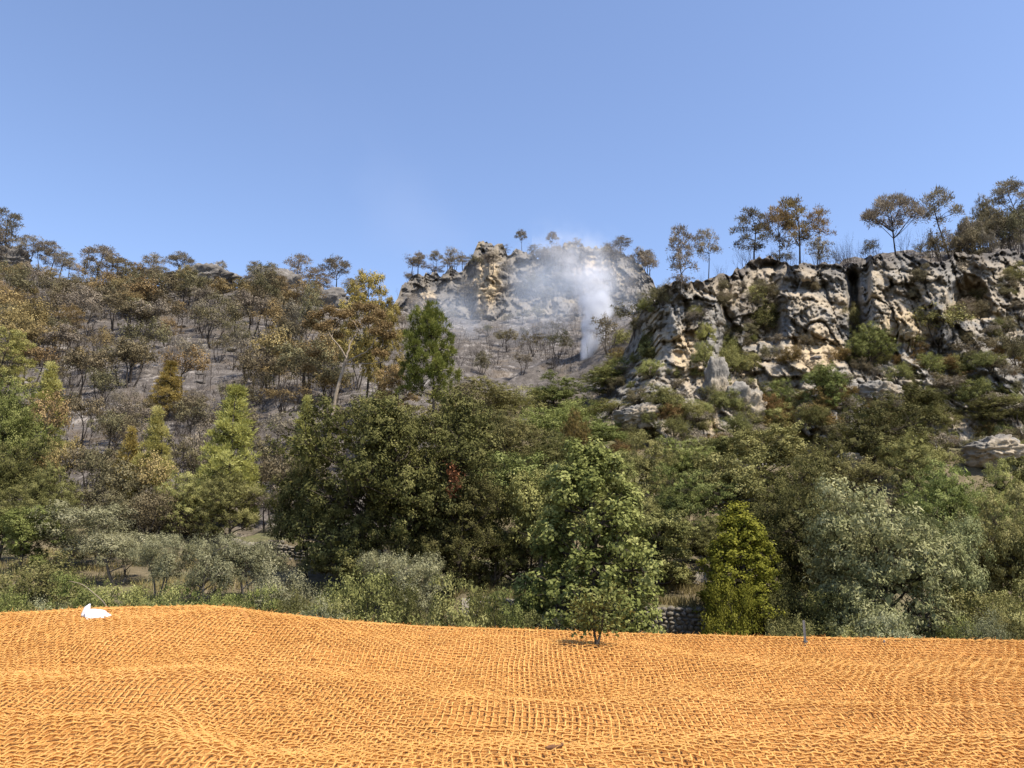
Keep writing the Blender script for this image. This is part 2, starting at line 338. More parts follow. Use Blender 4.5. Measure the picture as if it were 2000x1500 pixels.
# far crag behind the smoke
pxs = np.arange(765, 1300, 2.0)
top = np.interp(pxs, [765, 785, 800, 850, 905, 915, 935, 960, 985, 1000, 1040, 1100, 1180, 1220, 1250, 1275, 1300], [615, 560, 536, 524, 535, 515, 474, 468, 482, 492, 494, 486, 484, 496, 512, 540, 590])
top = top + 11 * fbm(np.stack([pxs / 14, pxs * 0, pxs * 0], -1), 3, 151)
v = np.linspace(0, 1, 84)[:, None]; PX = np.repeat(pxs[None], 84, 0); PY = 668 + (top[None] - 668) * v
YB = np.interp(PY, [470, 500, 560, 600, 640, 668], [234, 229, 220, 213, 203, 194])
def feat2(px, py): return 6 * G(px, py, 915, 560, 12, 60) - 5 * G(px, py, 955, 540, 30, 80) + 5 * G(px, py, 1060, 550, 35, 50)
V2, F2 = relief(PX, PY, YB, 2.5, 1.9, 300, 'far_crag', M_crag, feat2, .34, .95 * G(PX, PY, 952, 552, 26, 48) * .9 + .8 * G(PX, PY, 1165, 535, 40, 30) + .6 * G(PX, PY, 835, 590, 20, 30) + .25)

# ------------------------------------------------------------------ what stands where
bvh = BVHTree.FromPolygons(np.concatenate([T_V, V1, V2]).tolist(), np.concatenate([T_F, F1 + len(T_V), F2 + len(T_V) + len(V1)]).tolist())
def hit(px, py):
    d = ray(px, py); h = bvh.ray_cast(Vector(CAM), Vector(d)); return None if h[0] is None else np.array(h[0])
def down(X, Y):
    h = bvh.ray_cast(Vector((X, Y, 300)), Vector((0, 0, -1))); return h[0].z if h[0] is not None else 0.0

# ------------------------------------------------------------------ tree building
class MB:
    def __init__(s): s.V = []; s.F = []; s.n = 0
    def tube(s, pts, rad, k=5):
        pts = np.asarray(pts, float); rad = np.asarray(rad, float); n = len(pts)
        t = np.gradient(pts, axis=0); t /= np.linalg.norm(t, axis=1)[:, None] + 1e-9
        ref = np.array([.31, .17, .93]) if abs(t[0] @ np.array([.31, .17, .93])) < .9 else np.array([1., 0, 0])
        u = np.cross(t, ref); u /= np.linalg.norm(u, axis=1)[:, None] + 1e-9; w_ = np.cross(t, u)
        a = np.arange(k) * 2 * math.pi / k
        V = pts[:, None] + rad[:, None, None] * (np.cos(a)[None, :, None] * u[:, None] + np.sin(a)[None, :, None] * w_[:, None])
        i = np.arange(n * k).reshape(n, k) + s.n
        F = np.stack([i[:-1], np.roll(i[:-1], -1, 1), np.roll(i[1:], -1, 1), i[1:]], -1).reshape(-1, 4)
        s.V.append(V.reshape(-1, 3)); s.F.append(F); s.n += n * k
    def mesh(s, name, mat, smooth=True): return mesh(name, np.concatenate(s.V), np.concatenate(s.F), mat, smooth)
def curve(rng, a, b, n, wob, sag=0.0):
    a = np.asarray(a, float); b = np.asarray(b, float); t = np.linspace(0, 1, n)[:, None]; d = np.linalg.norm(b - a)
    p = a + (b - a) * t; p = p + np.sin(t * math.pi) * rng.normal(0, wob * d, 3) + np.sin(2 * t * math.pi) * rng.normal(0, wob * .5 * d, 3)
    p[:, 2] += (np.sin(t * math.pi)[:, 0]) * sag * d; return p
def leaves(rng, P, l, wd, tint, up=.6, outc=None):
    n = len(P); N = rng.normal(0, 1, (n, 3)); N[:, 2] += up
    if outc is not None: N = N * .48 + 1.0 * outc
    N /= np.linalg.norm(N, axis=1)[:, None]; A = rng.normal(0, 1, (n, 3)); A -= (A * N).sum(1)[:, None] * N; A /= np.linalg.norm(A, axis=1)[:, None]
    Bv = np.cross(N, A); s = rng.uniform(.6, 1.25, n)[:, None]
    V = np.stack([P - A * l * .5 * s, P + Bv * wd * .5 * s, P + A * l * .5 * s, P - Bv * wd * .5 * s], 1).reshape(-1, 3)
    return V, np.arange(n * 4).reshape(-1, 4), tint
def needles(rng, P, D, l, wd, tint):         # thin blades pointing along D
    n = len(P); D = D / (np.linalg.norm(D, axis=1)[:, None] + 1e-9); A = np.cross(D, rng.normal(0, 1, (n, 3))); A /= np.linalg.norm(A, axis=1)[:, None] + 1e-9
    s = rng.uniform(.7, 1.3, n)[:, None]
    V = np.stack([P - A * wd * .5, P + D * l * s * .55 - A * wd * .35, P + D * l * s, P + A * wd * .5], 1).reshape(-1, 3)
    return V, np.arange(n * 4).reshape(-1, 4), tint
def unit(rng, n, zmin=-1.0):
    v = rng.normal(0, 1, (n * 3, 3)); v /= np.linalg.norm(v, axis=1)[:, None]; v = v[v[:, 2] > zmin]; return v[:n]
def crownmesh(name, parts, mat):
    V = []; F = []; T = []; k = 0
    for v_, f_, t_ in parts: V.append(v_); F.append(f_ + k); T.append(t_); k += len(v_)
    return mesh(name, np.concatenate(V), np.concatenate(F), mat, False, {'tint': ('FACE', np.clip(np.concatenate(T), 0, 1))})

def make(seed, kind, h=10.0, wd=8.0, nl=18, nsub=9, nleaf=55, lobe=.27, sub=.10, leaf=(.2, .12), zb=.18, trunk=.03, stems=1, flat=.8, lean=0.0, sparse=0.0, twig=True, tk=1.0, needle=False, core=0, pw=.8):
    """A tree of height h and crown width wd: returns (trunk mesh, crown mesh, h, wd)."""
    rng = np.random.default_rng(seed); tb = MB(); parts = []
    r = wd / 2; lob = []
    if kind == 'round':
        U = unit(rng, nl, -.85); zc = (h + zb * h) / 2; rz = (h - zb * h) / 2
        for u in U:
            q = rng.uniform(.55, .98) * (1 if rng.random() > .15 else .45); R_ = lobe * wd * rng.uniform(.72, 1.2)
            lob.append((np.array([u[0] * (r - R_ * .6) * (q / .8), u[1] * (r - R_ * .6) * (q / .8), zc + u[2] * (rz - R_ * .6) * (q / .8)]), R_ * np.array([1, 1, flat])))
    elif kind == 'cone':
        for i in range(nl):
            t = (i + rng.uniform(0, .8)) / nl; z = h * (zb + (1 - zb) * t * .96); R_ = lobe * wd * (1.1 - .65 * t); q = max(0, r * (1 - t) ** pw * (.72 + .28 * min(1, t * 4)) - R_ * .4) * rng.uniform(.72, 1.12); z = z + rng.normal(0, .02) * h; a = i * 2.4 + rng.uniform(-.4, .4)
            lob.append((np.array([math.cos(a) * q, math.sin(a) * q, z]), R_ * np.array([.8, .8, 1.15])))
    elif kind == 'pine':                     # open pine: pads at the ends of rising limbs
        for i in range(nl):
            t = (i + rng.uniform(0, .9)) / nl; z = h * (zb + (.97 - zb) * t); q = r * (.92 * math.sqrt(max(0, 1 - (max(0, t - .25) / .78) ** 2))) * rng.uniform(.45, 1.0); a = i * 2.4 + rng.uniform(-.5, .5)
            R_ = lobe * wd * rng.uniform(.7, 1.25); lob.append((np.array([math.cos(a) * q, math.sin(a) * q, z]), R_ * np.array([1, 1, flat])))
    elif kind == 'umbrella':
        for i in range(nl):
            a = i * 2.4 + rng.uniform(-.4, .4); q = r * .9 * math.sqrt(rng.uniform(.02, 1)); R_ = lobe * wd * rng.uniform(.75, 1.2)
            lob.append((np.array([math.cos(a) * q, math.sin(a) * q, h * (.96 - .30 * (q / r) ** 1.6) - R_ * flat * .6 - rng.uniform(0, .08) * h]), R_ * np.array([1, 1, flat])))
    elif kind == 'fan':                      # several stems fanning up from the ground
        for i in range(nl):
            a = rng.uniform(0, 6.283); t = math.sqrt(rng.uniform(.02, 1)); R_ = lobe * wd * rng.uniform(.7, 1.2)
            lob.append((np.array([math.cos(a) * t * (r - R_ * .5), math.sin(a) * t * (r - R_ * .5), h * (zb + (1 - zb) * (rng.uniform(.25, .97) * (1 - .35 * t * t))) - R_ * .3]), R_ * np.array([1, 1, flat])))
    r0 = trunk * h; zt = {'round': .62, 'cone': .98, 'pine': .93, 'umbrella': .72, 'fan': .3}[kind] * h
    top_ = np.array([lean * h, rng.normal(0, .02) * h, zt])
    stemsP = []
    for s in range(stems):
        if kind == 'fan' or stems > 1:
            a = s * 6.283 / stems + rng.uniform(-.4, .4); e = np.array([math.cos(a) * r * .40, math.sin(a) * r * .40, zt * (rng.uniform(1.1, 1.9) if kind == 'fan' else rng.uniform(.75, 1.0))]); b = np.array([math.cos(a) * r0 * 1.2, math.sin(a) * r0 * 1.2, -.04 * h])
            p = curve(rng, b, e, 7, .06); tb.tube(p, np.linspace(r0 * .75, r0 * .32, 7) * tk, 5)
        else:
            p = curve(rng, (0, 0, -.05 * h), top_, 10, .03); rr = np.linspace(1, .22, 10) * r0; rr[0] *= 1.35; tb.tube(p, rr * tk, 7)
        stemsP.append(p)
    for c, R3 in lob:
        if kind not in ('fan',): c[0] += lean * h * min(1, c[2] / h)
        sp = min(stemsP, key=lambda q: np.linalg.norm(q[-1] - c)) if len(stemsP) > 1 else stemsP[0]
        za = c[2] - np.hypot(c[0] - sp[-1][0], c[1] - sp[-1][1]) * (.75 if kind != 'pine' else .35)
        j = int(np.clip(np.searchsorted(sp[:, 2], za), 2 if kind != 'fan' else 3, len(sp) - 1)); a = sp[j]
        rb = r0 * tk * (1 - .75 * j / len(sp)) * .5
        pl = curve(rng, a, c, 6, .07, .06); tb.tube(pl, np.linspace(rb, rb * .3, 6), 4)
        if core:
            nc = core; P = c + np.clip(rng.normal(0, .27, (nc, 3)), -.5, .5) * R3; cs = R3[0] * .24; parts.append(leaves(rng, P, cs, cs * .7, .40 + rng.normal(0, .12, nc), .4))
        ks = max(2, int(nsub * rng.uniform(.7, 1.3))); U = unit(rng, ks, -.55)
        ct = rng.normal(0, .10)
        for u in U:
            sc = c + u * R3 * rng.uniform(.55, 1.0)
            if twig: tb.tube(curve(rng, pl[rng.integers(3, 6)], sc, 3, .08), [rb * .28, rb * .2, rb * .1], 3)
            if rng.random() < sparse: continue
            n = int(nleaf * rng.uniform(.6, 1.4)); sg = sub * wd * rng.uniform(.75, 1.25)
            d = rng.normal(0, 1, (n, 3)); P = sc + d * sg * np.array([.55, .55, .42]); st = ct + rng.normal(0, .13)
            t = .5 + st + rng.normal(0, .16, n)
            if needle:
                D = d + 1.2 * (u * .6 + np.array([0, 0, .9])); parts.append(needles(rng, P, D, leaf[0], leaf[1], t))
            else:
                o3 = (P - c) / R3; o3 = o3 / (np.linalg.norm(o3, axis=1)[:, None] + 1e-6) + .45 * d / (np.linalg.norm(d, axis=1)[:, None] + 1e-6); parts.append(leaves(rng, P, leaf[0], leaf[1], t, .5, o3))
    return tb.mesh('trunk', B['dark']), crownmesh('crown', parts, L['holm']), h, wd

def bare(seed, h=5.0, wd=4.0, stems=5, depth=3, r0=.05):
    rng = np.random.default_rng(seed); tb = MB()
    def grow(p, d, ln, r, k):
        d = d / np.linalg.norm(d); e = p + d * ln + rng.normal(0, .1 * ln, 3); pts = curve(rng, p, e, 4, .07); tb.tube(pts, np.linspace(r, r * .55, 4), 4 if k == depth else 3)
        if k == 0: return
        for _ in range(rng.integers(2, 4)):
            t = rng.uniform(.45, 1.0); i = min(3, int(t * 4)); nd = d + rng.normal(0, .42, 3); nd[2] += .22; grow(pts[i], nd, ln * rng.uniform(.55, .8), r * .52, k - 1)
    for s in range(stems):
        a = s * 6.283 / stems + rng.uniform(-.5, .5); t = rng.uniform(.15, .75)
        grow(np.array([math.cos(a), math.sin(a), 0]) * r0 * 1.5 + np.array([0, 0, -.05 * h]), np.array([math.cos(a) * t * wd / h, math.sin(a) * t * wd / h, 1.0]), h * .42, r0 * rng.uniform(.7, 1.1), depth)
    V = np.concatenate(tb.V); V[:, 2] *= h / V[:, 2].max(); m_ = np.abs(V[:, :2]).max(); V[:, :2] *= wd / 2 / m_; tb.V = [V]; tb.F = [np.concatenate(tb.F)]
    return tb.mesh('branches', B['char']), None, h, wd

PROTO = {}
def proto(k, *fns): PROTO[k] = list(fns)
proto('oak', make(1, 'round', 11, 11, 24, 24, 70, .235, .037, (.155, .10), .02, core=34), make(2, 'round', 11, 10, 22, 24, 70, .245, .040, (.155, .10), .02, core=34), make(3, 'round', 10, 10, 22, 24, 70, .25, .040, (.15, .10), .02, core=34))
proto('holm', make(11, 'round', 12, 12.5, 62, 25, 62, .165, .028, (.14, .095), .0, core=60))
proto('broad', make(21, 'round', 10, 7, 30, 18, 50, .22, .050, (.20, .15), .05, core=22), make(22, 'round', 10, 8, 30, 18, 50, .21, .048, (.19, .14), .05, core=22))
proto('egg', make(23, 'cone', 10, 7, 46, 17, 50, .225, .040, (.17, .125), .02, core=24, pw=.42), make(24, 'cone', 10, 6.5, 38, 17, 48, .235, .044, (.17, .125), .08, core=24, pw=.5))
proto('ash', make(31, 'round', 9, 9, 34, 20, 50, .20, .040, (.23, .085), .03, core=18), make(32, 'round', 9, 7, 26, 13, 56, .21, .06, (.23, .085), .20, stems=2, core=16))
proto('olive', make(41, 'round', 5, 5.2, 22, 12, 64, .22, .066, (.17, .05), .05, stems=2, core=16), make(42, 'round', 5, 5, 20, 12, 64, .23, .07, (.17, .05), .22, stems=2, core=12), make(43, 'round', 5, 5.5, 22, 12, 60, .22, .07, (.17, .05), .18, stems=3, core=12))
proto('shrub', make(51, 'fan', 4, 5, 24, 10, 52, .23, .072, (.13, .075), .02, stems=5, flat=.9, core=16), make(52, 'fan', 4, 4.6, 22, 10, 52, .24, .072, (.13, .075), .0, stems=5, flat=.9, core=16), make(53, 'fan', 4, 5, 22, 10, 50, .24, .076, (.14, .055), .0, stems=6, flat=1.0, core=14))
proto('young', make(61, 'cone', 9, 4.2, 42, 12, 44, .21, .048, (.20, .062), .06, trunk=.016, needle=True), make(62, 'cone', 9, 4.6, 36, 11, 40, .20, .050, (.20, .062), .06, trunk=.016, needle=True))
proto('scorched', make(71, 'fan', 6, 5.6, 18, 9, 26, .24, .085, (.22, .12), 0.42, stems=4, trunk=.022, sparse=.30), make(72, 'fan', 6, 5.2, 16, 9, 26, .25, .085, (.22, .12), 0.45, stems=5, trunk=.02, sparse=.30),
      make(73, 'round', 6, 5, 16, 9, 26, .25, .085, (.22, .12), 0.46, stems=1, trunk=.028, sparse=.30), make(74, 'fan', 6, 5.4, 17, 8, 22, .25, .09, (.22, .11), 0.44, stems=6, trunk=.018, sparse=.30), make(75, 'round', 6, 4.6, 15, 9, 26, .26, .085, (.22, .12), 0.48, stems=2, trunk=.024, sparse=.30))
proto('pine', make(81, 'pine', 9, 5.4, 20, 8, 26, .15, .075, (.30, .09), .42, trunk=.018, flat=.5, needle=True, lean=.05), make(82, 'pine', 9, 5.0, 18, 8, 26, .16, .08, (.30, .09), .50, trunk=.017, flat=.5, needle=True, lean=-.08),
      make(83, 'pine', 9, 6.0, 24, 8, 26, .15, .07, (.30, .09), .36, trunk=.018, flat=.5, needle=True), make(84, 'pine', 9, 5.2, 16, 8, 24, .16, .08, (.30, .09), .58, trunk=.016, flat=.5, needle=True, lean=.12))
proto('umbrella', make(85, 'umbrella', 9, 8.5, 30, 10, 30, .11, .048, (.30, .08), .6, trunk=.019, flat=.5, needle=True), make(86, 'umbrella', 9, 5.6, 18, 9, 26, .16, .066, (.30, .09), .6, trunk=.018, flat=.55, needle=True, lean=.1))
proto('goldpine', make(87, 'pine', 15, 9.5, 44, 13, 44, .14, .040, (.20, .12), .34, trunk=.014, flat=.62, lean=.03), make(88, 'umbrella', 15, 9.5, 36, 13, 44, .13, .040, (.20, .12), .5, trunk=.014, flat=.6, lean=.06))
proto('greenpine', make(89, 'pine', 14, 6.6, 50, 12, 76, .125, .036, (.22, .05), .50, trunk=.016, flat=1.1, needle=True, sparse=.05))
proto('bare', bare(91), bare(92, stems=6), bare(93, h=5, wd=3.2, stems=3, depth=4), bare(94, h=5, wd=5, stems=8, r0=.04))
proto('snag', bare(96, h=8, wd=3.4, stems=1, depth=5, r0=.11), bare(97, h=8, wd=4.0, stems=2, depth=4, r0=.10))

def plant(kind, X, Y, z, H, Wd, label, cat='tree', group=None, leaf='holm', bark='dark', name='tree', var=None, rot=None, seed=0, mirror=False):
    rng = random.Random(seed * 7919 + int(X * 131) + int(Y * 17))
    pl = PROTO[kind]; t, c, h, wd = pl[var if var is not None else rng.randrange(len(pl))]
    root = empty(name, (X, Y, z)); root.rotation_euler[2] = rng.uniform(0, 6.283) if rot is None else rot
    s = Wd / wd; root.scale = (s, s, H / h)
    for me, nm, m in ((t, 'trunk' if c else 'branches', B[bark]), (c, 'crown', L[leaf] if c else None)):
        if me is None: continue
        ch = obj(nm, me, root); ch.material_slots[0].link = 'OBJECT'; ch.material_slots[0].material = m
    return tag(root, label, cat, group)
def up(kind, px, top, w_, label, Y=None, base=None, dz=-.1, **kw):
    """Tree whose crown top is at pixel (px, top): it stands at distance Y, or where pixel (px, base) meets the ground."""
    if base is not None:
        h_ = hit(px, base)
        if h_ is None: print('MISS', kind, px, base); return None
        Y = h_[1]; z = h_[2]; X = h_[0]
    else:
        X = float(at(px, top, Y)[0]); z = down(X, Y)
    p = at(px, top, Y); H = float(p[2] - z); Wd = w_ / FPX * Y * 1.0
    if H < .4: print('LOW', kind, px, top, round(float(Y)), round(H, 2)); return None
    return plant(kind, X, float(Y), z + dz * min(1, H / 4), H - dz * min(1, H / 4), Wd, label, **kw)

# ------------------------------------------------------------------ rocks
def rockmesh(seed, n=5, boxy=0.0):
    import bmesh
    bm = bmesh.new(); bmesh.ops.create_icosphere(bm, subdivisions=n, radius=1); V = np.array([v_.co for v_ in bm.verts]); F = np.array([[v_.index for v_ in f.verts] for f in bm.faces]); bm.free()
    rr = np.random.default_rng(seed); N = rr.normal(0, 1, (26, 3)); N /= np.linalg.norm(N, axis=1)[:, None]; h0 = rr.uniform(.72, 1.0, 26)
    if boxy: N[:6] = np.concatenate([np.eye(3), -np.eye(3)]) + rr.normal(0, .10, (6, 3)); N[:6] /= np.linalg.norm(N[:6], axis=1)[:, None]; h0[:] = rr.uniform(1.0, 1.3, 26); h0[:6] = .78
    D = V + .05 * np.stack([fbm(V * 2.5 + k * 9, 3, seed + k) for k in range(3)], -1); dt = D @ N.T
    d = np.min(np.where(dt > .15, h0[None] / np.maximum(dt, .15), 9.0), 1); d = np.minimum(d, 1.25 + .3 * boxy)
    ang = np.arctan2(V[:, 1], V[:, 0]); v_, e_ = vface(ang * 2.2, V[:, 2] * 3.0, seed, .8); d = d + .15 * v_ - .07 * (1 - sstep(0, .07, e_))
    v_, e_ = vface(ang * 5.5, V[:, 2] * 7, seed + 3, .8); d = d + .08 * v_ + .06 * fbm(V * 5, 4, seed + 9, .65) + .035 * np.sign(np.sin(V[:, 2] * 15 + 3 * vnoise(V * 2, seed)))
    return V * d[:, None], F
ROCK = [mesh('rock', *rockmesh(400 + i, 3), M_burnrock) for i in range(5)]
def outcrop(px, pyc, Y, wpx, hpx, seed, label, mat=M_burnrock, dep=.6, name='rock_outcrop', boxy=0.0):
    V, F = rockmesh(seed, 5, boxy); p = at(px, pyc, Y); a = wpx / FPX * Y / 2; b = hpx / FPX * Y / 2
    o = obj(name, mesh(name, V * np.array([a, a * dep, b]), F, mat), None, tuple(p)); return tag(o, label, 'rock')
outcrop(385, 550, 184, 150, 66, 501, 'low rounded grey rock outcrop under a round scorched bush on the ridge')
outcrop(520, 578, 184, 160, 84, 502, 'stepped grey rock outcrop on the burnt ridge with small pines on top')
outcrop(625, 598, 184, 150, 78, 503, 'broken pale rock outcrop below the lone slender ridge pine')
outcrop(20, 510, 190, 90, 70, 504, 'dark rocky knob at the end of the ridge covered with burnt bushes')
outcrop(1400, 758, 91.5, 50, 126, 505, 'upright square grey limestone pinnacle standing clear of the cliff', M_cliff, 1.0, 'rock_pinnacle', 1.0)
outcrop(1450, 808, 91, 96, 120, 506, 'broad grey limestone block leaning beside the square pinnacle', M_cliff, .8, 'rock_block', 1.0)
outcrop(1255, 815, 88, 110, 56, 507, 'pale limestone outcrop among bushes at the foot of the cliff', M_cliff, .8)
outcrop(1940, 880, 75, 110, 60, 508, 'cracked pale limestone boulders above the dark oaks', M_cliff, .8)
outcrop(1725, 770, 90, 80, 60, 509, 'whitish limestone slab between cliff bushes', M_cliff, .8)
outcrop(1660, 905, 70, 60, 34, 510, 'small pale rock peeping out between oak crowns', M_cliff, .8)
rng = random.Random(5)
n_ = 0
while n_ < 90:
    px = rng.uniform(0, 1120) if n_ < 70 else rng.uniform(1200, 2000); py = rng.uniform(560, 1000) if n_ < 70 else rng.uniform(700, 900)
    h_ = hit(px, py)
    if h_ is None or h_[1] > 200 or h_[1] < 58: continue
    n_ += 1; o = obj('rock', ROCK[rng.randrange(5)], None, tuple(h_)); s = rng.uniform(.25, .9) * (1.5 if h_[1] > 130 else 1)
    o.scale = (s * rng.uniform(.8, 1.4), s, s * rng.uniform(.4, .8)); o.rotation_euler[2] = rng.uniform(0, 6)
    tag(o, 'loose sooty grey rock lying on the bare hillside', 'rock', 'loose rocks on the hillside')

# ------------------------------------------------------------------ dry stone walls
STONE = [mesh('stone', *rockmesh(600 + i, 2), M_stone) for i in range(6)]
def wall(wl, label, sw, seed, ppx0, ppx1):
    rng = random.Random(seed); x0, x1, Yw, h = wl['x0'], wl['x1'], wl['Y'], wl['h']
    root = empty('dry_stone_wall', ((x0 + x1) / 2, Yw, down((x0 + x1) / 2, Yw - .8))); tag(root, label, 'stone wall'); ox, oy, oz = root.location
    n = int((x1 - x0) / .3); V = []; 
    xs = np.linspace(x0, x1, n); wy = Yw + .5 * np.sin(xs * .35); zb_ = np.array([down(x, y - .9) for x, y in zip(xs, wy)])
    tops = h + .12 * vnoise(np.stack([xs * 1.2, xs * 0, xs * 0], -1), seed)
    for dy, dz in ((.02, -.3), (.02, 1), (.5, 1), (.5, -.3)):
        V.append(np.stack([xs - ox, wy + dy - oy, zb_ - oz + (tops - .06 if dz == 1 else dz)], -1))
    V = np.stack(V, 1).reshape(-1, 3); i = np.arange(n * 4).reshape(n, 4)
    F = np.stack([i[:-1], np.roll(i[:-1], -1, 1), np.roll(i[1:], -1, 1), i[1:]], -1).reshape(-1, 4)
    obj('core', mesh('core', V, F, M_stone), root)
    z = 0.0
    while z < h:
        hh = sw * rng.uniform(.55, .85); x = x0 + rng.uniform(0, sw)
        while x < x1:
            ww = sw * rng.uniform(.65, 1.5); xc = x + ww / 2; k = int(np.clip((xc - x0) / (x1 - x0) * (n - 1), 0, n - 1)); px = 1000 + FPX * xc / (Yw * .99)
            if ppx0 < px < ppx1 and z + hh * .5 < tops[k] + .05:
                s = obj('stone', STONE[rng.randrange(6)], root, (xc - ox, wy[k] - .0 + rng.uniform(-.05, .05) - oy, zb_[k] + z + hh / 2 - oz + rng.uniform(-.03, .03)))
                s.scale = (ww * .55, .24, hh * .56 * rng.uniform(.9, 1.15)); s.rotation_euler = (rng.uniform(-.2, .2), rng.uniform(-.2, .2), rng.uniform(-.3, .3))
            x += ww * .95
        z += hh * .93
wall(WALLS[0], 'lower dry stone terrace wall with rough grey stones behind the orange mat', .34, 1, 925, 1425)
wall(WALLS[1], 'upper pale dry stone terrace wall under the oak branches', .36, 2, 930, 1350)
wall(WALLS[2], 'short tumbled dry stone wall beside the olive trees below the dark oak', .32, 3, 500, 730)

# ------------------------------------------------------------------ foreground trees (px, top py, distance, crown width px)
t = up('holm', 775, 752, 415, 'large very dark holm oak with a small rust-red dead branch', Y=47, leaf='holm', name='holm_oak', rot=.3)
rg = np.random.default_rng(9); cl = []
for (px, py) in ((884, 918), (890, 945), (880, 960), (888, 930)):
    h0 = np.array(at(px, py, 43.2)); P = h0 + rg.normal(0, 1, (90, 3)) * np.array([.17, .3, .2]); cl.append(leaves(rg, P, .2, .12, .5 + rg.normal(0, .2, 90)))
dm = crownmesh('dead_branch', cl, L['rust']); db = obj('dead_branch', dm, t); db.matrix_parent_inverse = t.matrix_basis.inverted(); db['kind'] = 'stuff'; db['label'] = 'rust-red dead twig cluster'
up('oak', 905, 905, 190, 'dark oak merging into the flank of the large holm oak below the rust-red branch', Y=45, leaf='holm', name='oak_tree', var=1)
up('oak', 610, 880, 150, 'small dark oak between the large holm oak and the tumbled wall', Y=49, leaf='holm', name='oak_tree', var=2)
up('egg', 1150, 866, 315, 'tall fresh-green broadleaf tree in front of the stone wall', Y=38, leaf='green', name='broadleaf_tree', var=0)
up('broad', 1060, 905, 170, 'leafy green tree between the dark holm oak and the fresh-green tree', Y=46, leaf='olivegreen', name='broadleaf_tree', var=1)
up('ash', 1700, 925, 300, 'wide pale grey-green ash tree leaning over the mat edge', Y=39, leaf='ash', name='ash_tree', rot=1.0, var=0)
up('ash', 1845, 985, 130, 'smaller pale green ash beside the wide ash tree', Y=40, leaf='ash', name='ash_tree', rot=2.6, var=1)
up('egg', 1440, 988, 200, 'bright lime-green young tree between dark oaks', Y=41, leaf='lime', name='lime_green_tree', var=1)
up('shrub', 1420, 1110, 110, 'lime-green bush at the foot of the lime-green tree', Y=39, leaf='lime', cat='shrub', name='lime_green_bush', var=0)
up('oak', 1960, 935, 200, 'dark olive-brown oak at the edge of the pale ash', Y=41, leaf='olivegreen', name='oak_tree', var=0)
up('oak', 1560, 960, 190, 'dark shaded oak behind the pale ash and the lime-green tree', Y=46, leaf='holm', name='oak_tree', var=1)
for px, top_, Y, w_, lb in [(1500, 1000, 47, 150, 'dark-leaved oak added as shade between lime-green tree and pale ash'), (1610, 1000, 46, 160, 'dark-leaved oak added as shade close behind the wide pale ash'), (1895, 1000, 44, 140, 'dark-leaved oak added as shade between the small ash and the olive-brown oak'), (1035, 1000, 47, 120, 'dark-leaved oak added as shade behind the tall fresh-green tree'), (965, 990, 46, 120, 'dark-leaved low oak added as shade, joined to the holm oak above the upper wall'), (1385, 1010, 50, 120, 'dark-leaved oak added as shade behind the lime-green tree trunk'), (690, 985, 45, 190, 'dark low oak filling the foot of the large holm oak'), (830, 990, 45, 170, 'dark low oak under the rust-red dead branch')]:
    up('oak', px, top_, w_, lb, Y=Y, leaf='holm', name='oak_tree', seed=px)  # most of these dark-leaved oaks are added to deepen the shade between crowns
OAKS = 'leafy oaks in the valley wood'
OL = ['small leafy oak on the terrace above the lower stone wall', 'leafy oak just behind the small terrace oak', 'broad leafy oak between the terrace oak and the lime-green tree', 'tall leafy oak behind the lime-green tree', 'leafy oak behind the dark shaded oak beside the ash', 'leafy oak rising over the wide pale ash', 'upper leafy oak below the limestone block', 'leafy oak behind the smaller pale ash', 'leafy oak over the dark olive-brown oak', 'leafy oak at the end of the wood below the boulders',
    'leafy oak below the pale outcrop at the cliff foot', 'leafy oak above the tall fresh-green broadleaf tree', 'leafy oak touching the flank of the large holm oak nearest the fresh-green tree', 'upper leafy oak over the shoulder of the large holm oak', 'leafy oak between holm oak and cliff foot in the gully mouth', 'leafy oak between the crowns of the large holm oak and the green pine', 'leafy oak between the broad dark-green tree and the boulders', 'leafy oak in front of the square pinnacle', 'leafy oak under the broad limestone block']
for i, (px, top_, Y, w_, lf) in enumerate([(1275, 985, 48, 150, 'olivegreen'), (1215, 935, 52, 150, 'olivegreen'), (1330, 905, 56, 185, 'olivegreen'), (1430, 880, 58, 190, 'olivegreen'), (1540, 885, 56, 200, 'olivegreen'), (1625, 870, 60, 190, 'olivegreen'),
    (1490, 830, 68, 170, 'olivegreen'), (1845, 905, 56, 180, 'olivegreen'), (1930, 900, 58, 150, 'olivegreen'), (2010, 880, 60, 150, 'olivegreen'), (1240, 845, 66, 170, 'olivegreen'), (1160, 870, 60, 170, 'olivegreen'), (1010, 880, 56, 190, 'olivegreen'),
    (990, 800, 66, 170, 'olivegreen'), (1090, 850, 66, 170, 'olivegreen'), (925, 790, 68, 150, 'olivegreen'), (1780, 850, 66, 150, 'olivegreen'), (1330, 850, 70, 140, 'olivegreen'), (1390, 850, 72, 120, 'olivegreen')]):
    up('oak' if i % 3 else 'broad', px, top_, w_, OL[i], Y=Y, leaf=['olivegreen', 'olivegreen', 'green', 'olivegreen', 'holm'][i % 5], name='oak_tree', group=OAKS, seed=i)
up('oak', 1700, 775, 225, 'broad dark-green tree standing above the wood against the cliff foot', Y=72, leaf='holm', name='oak_tree', var=2)
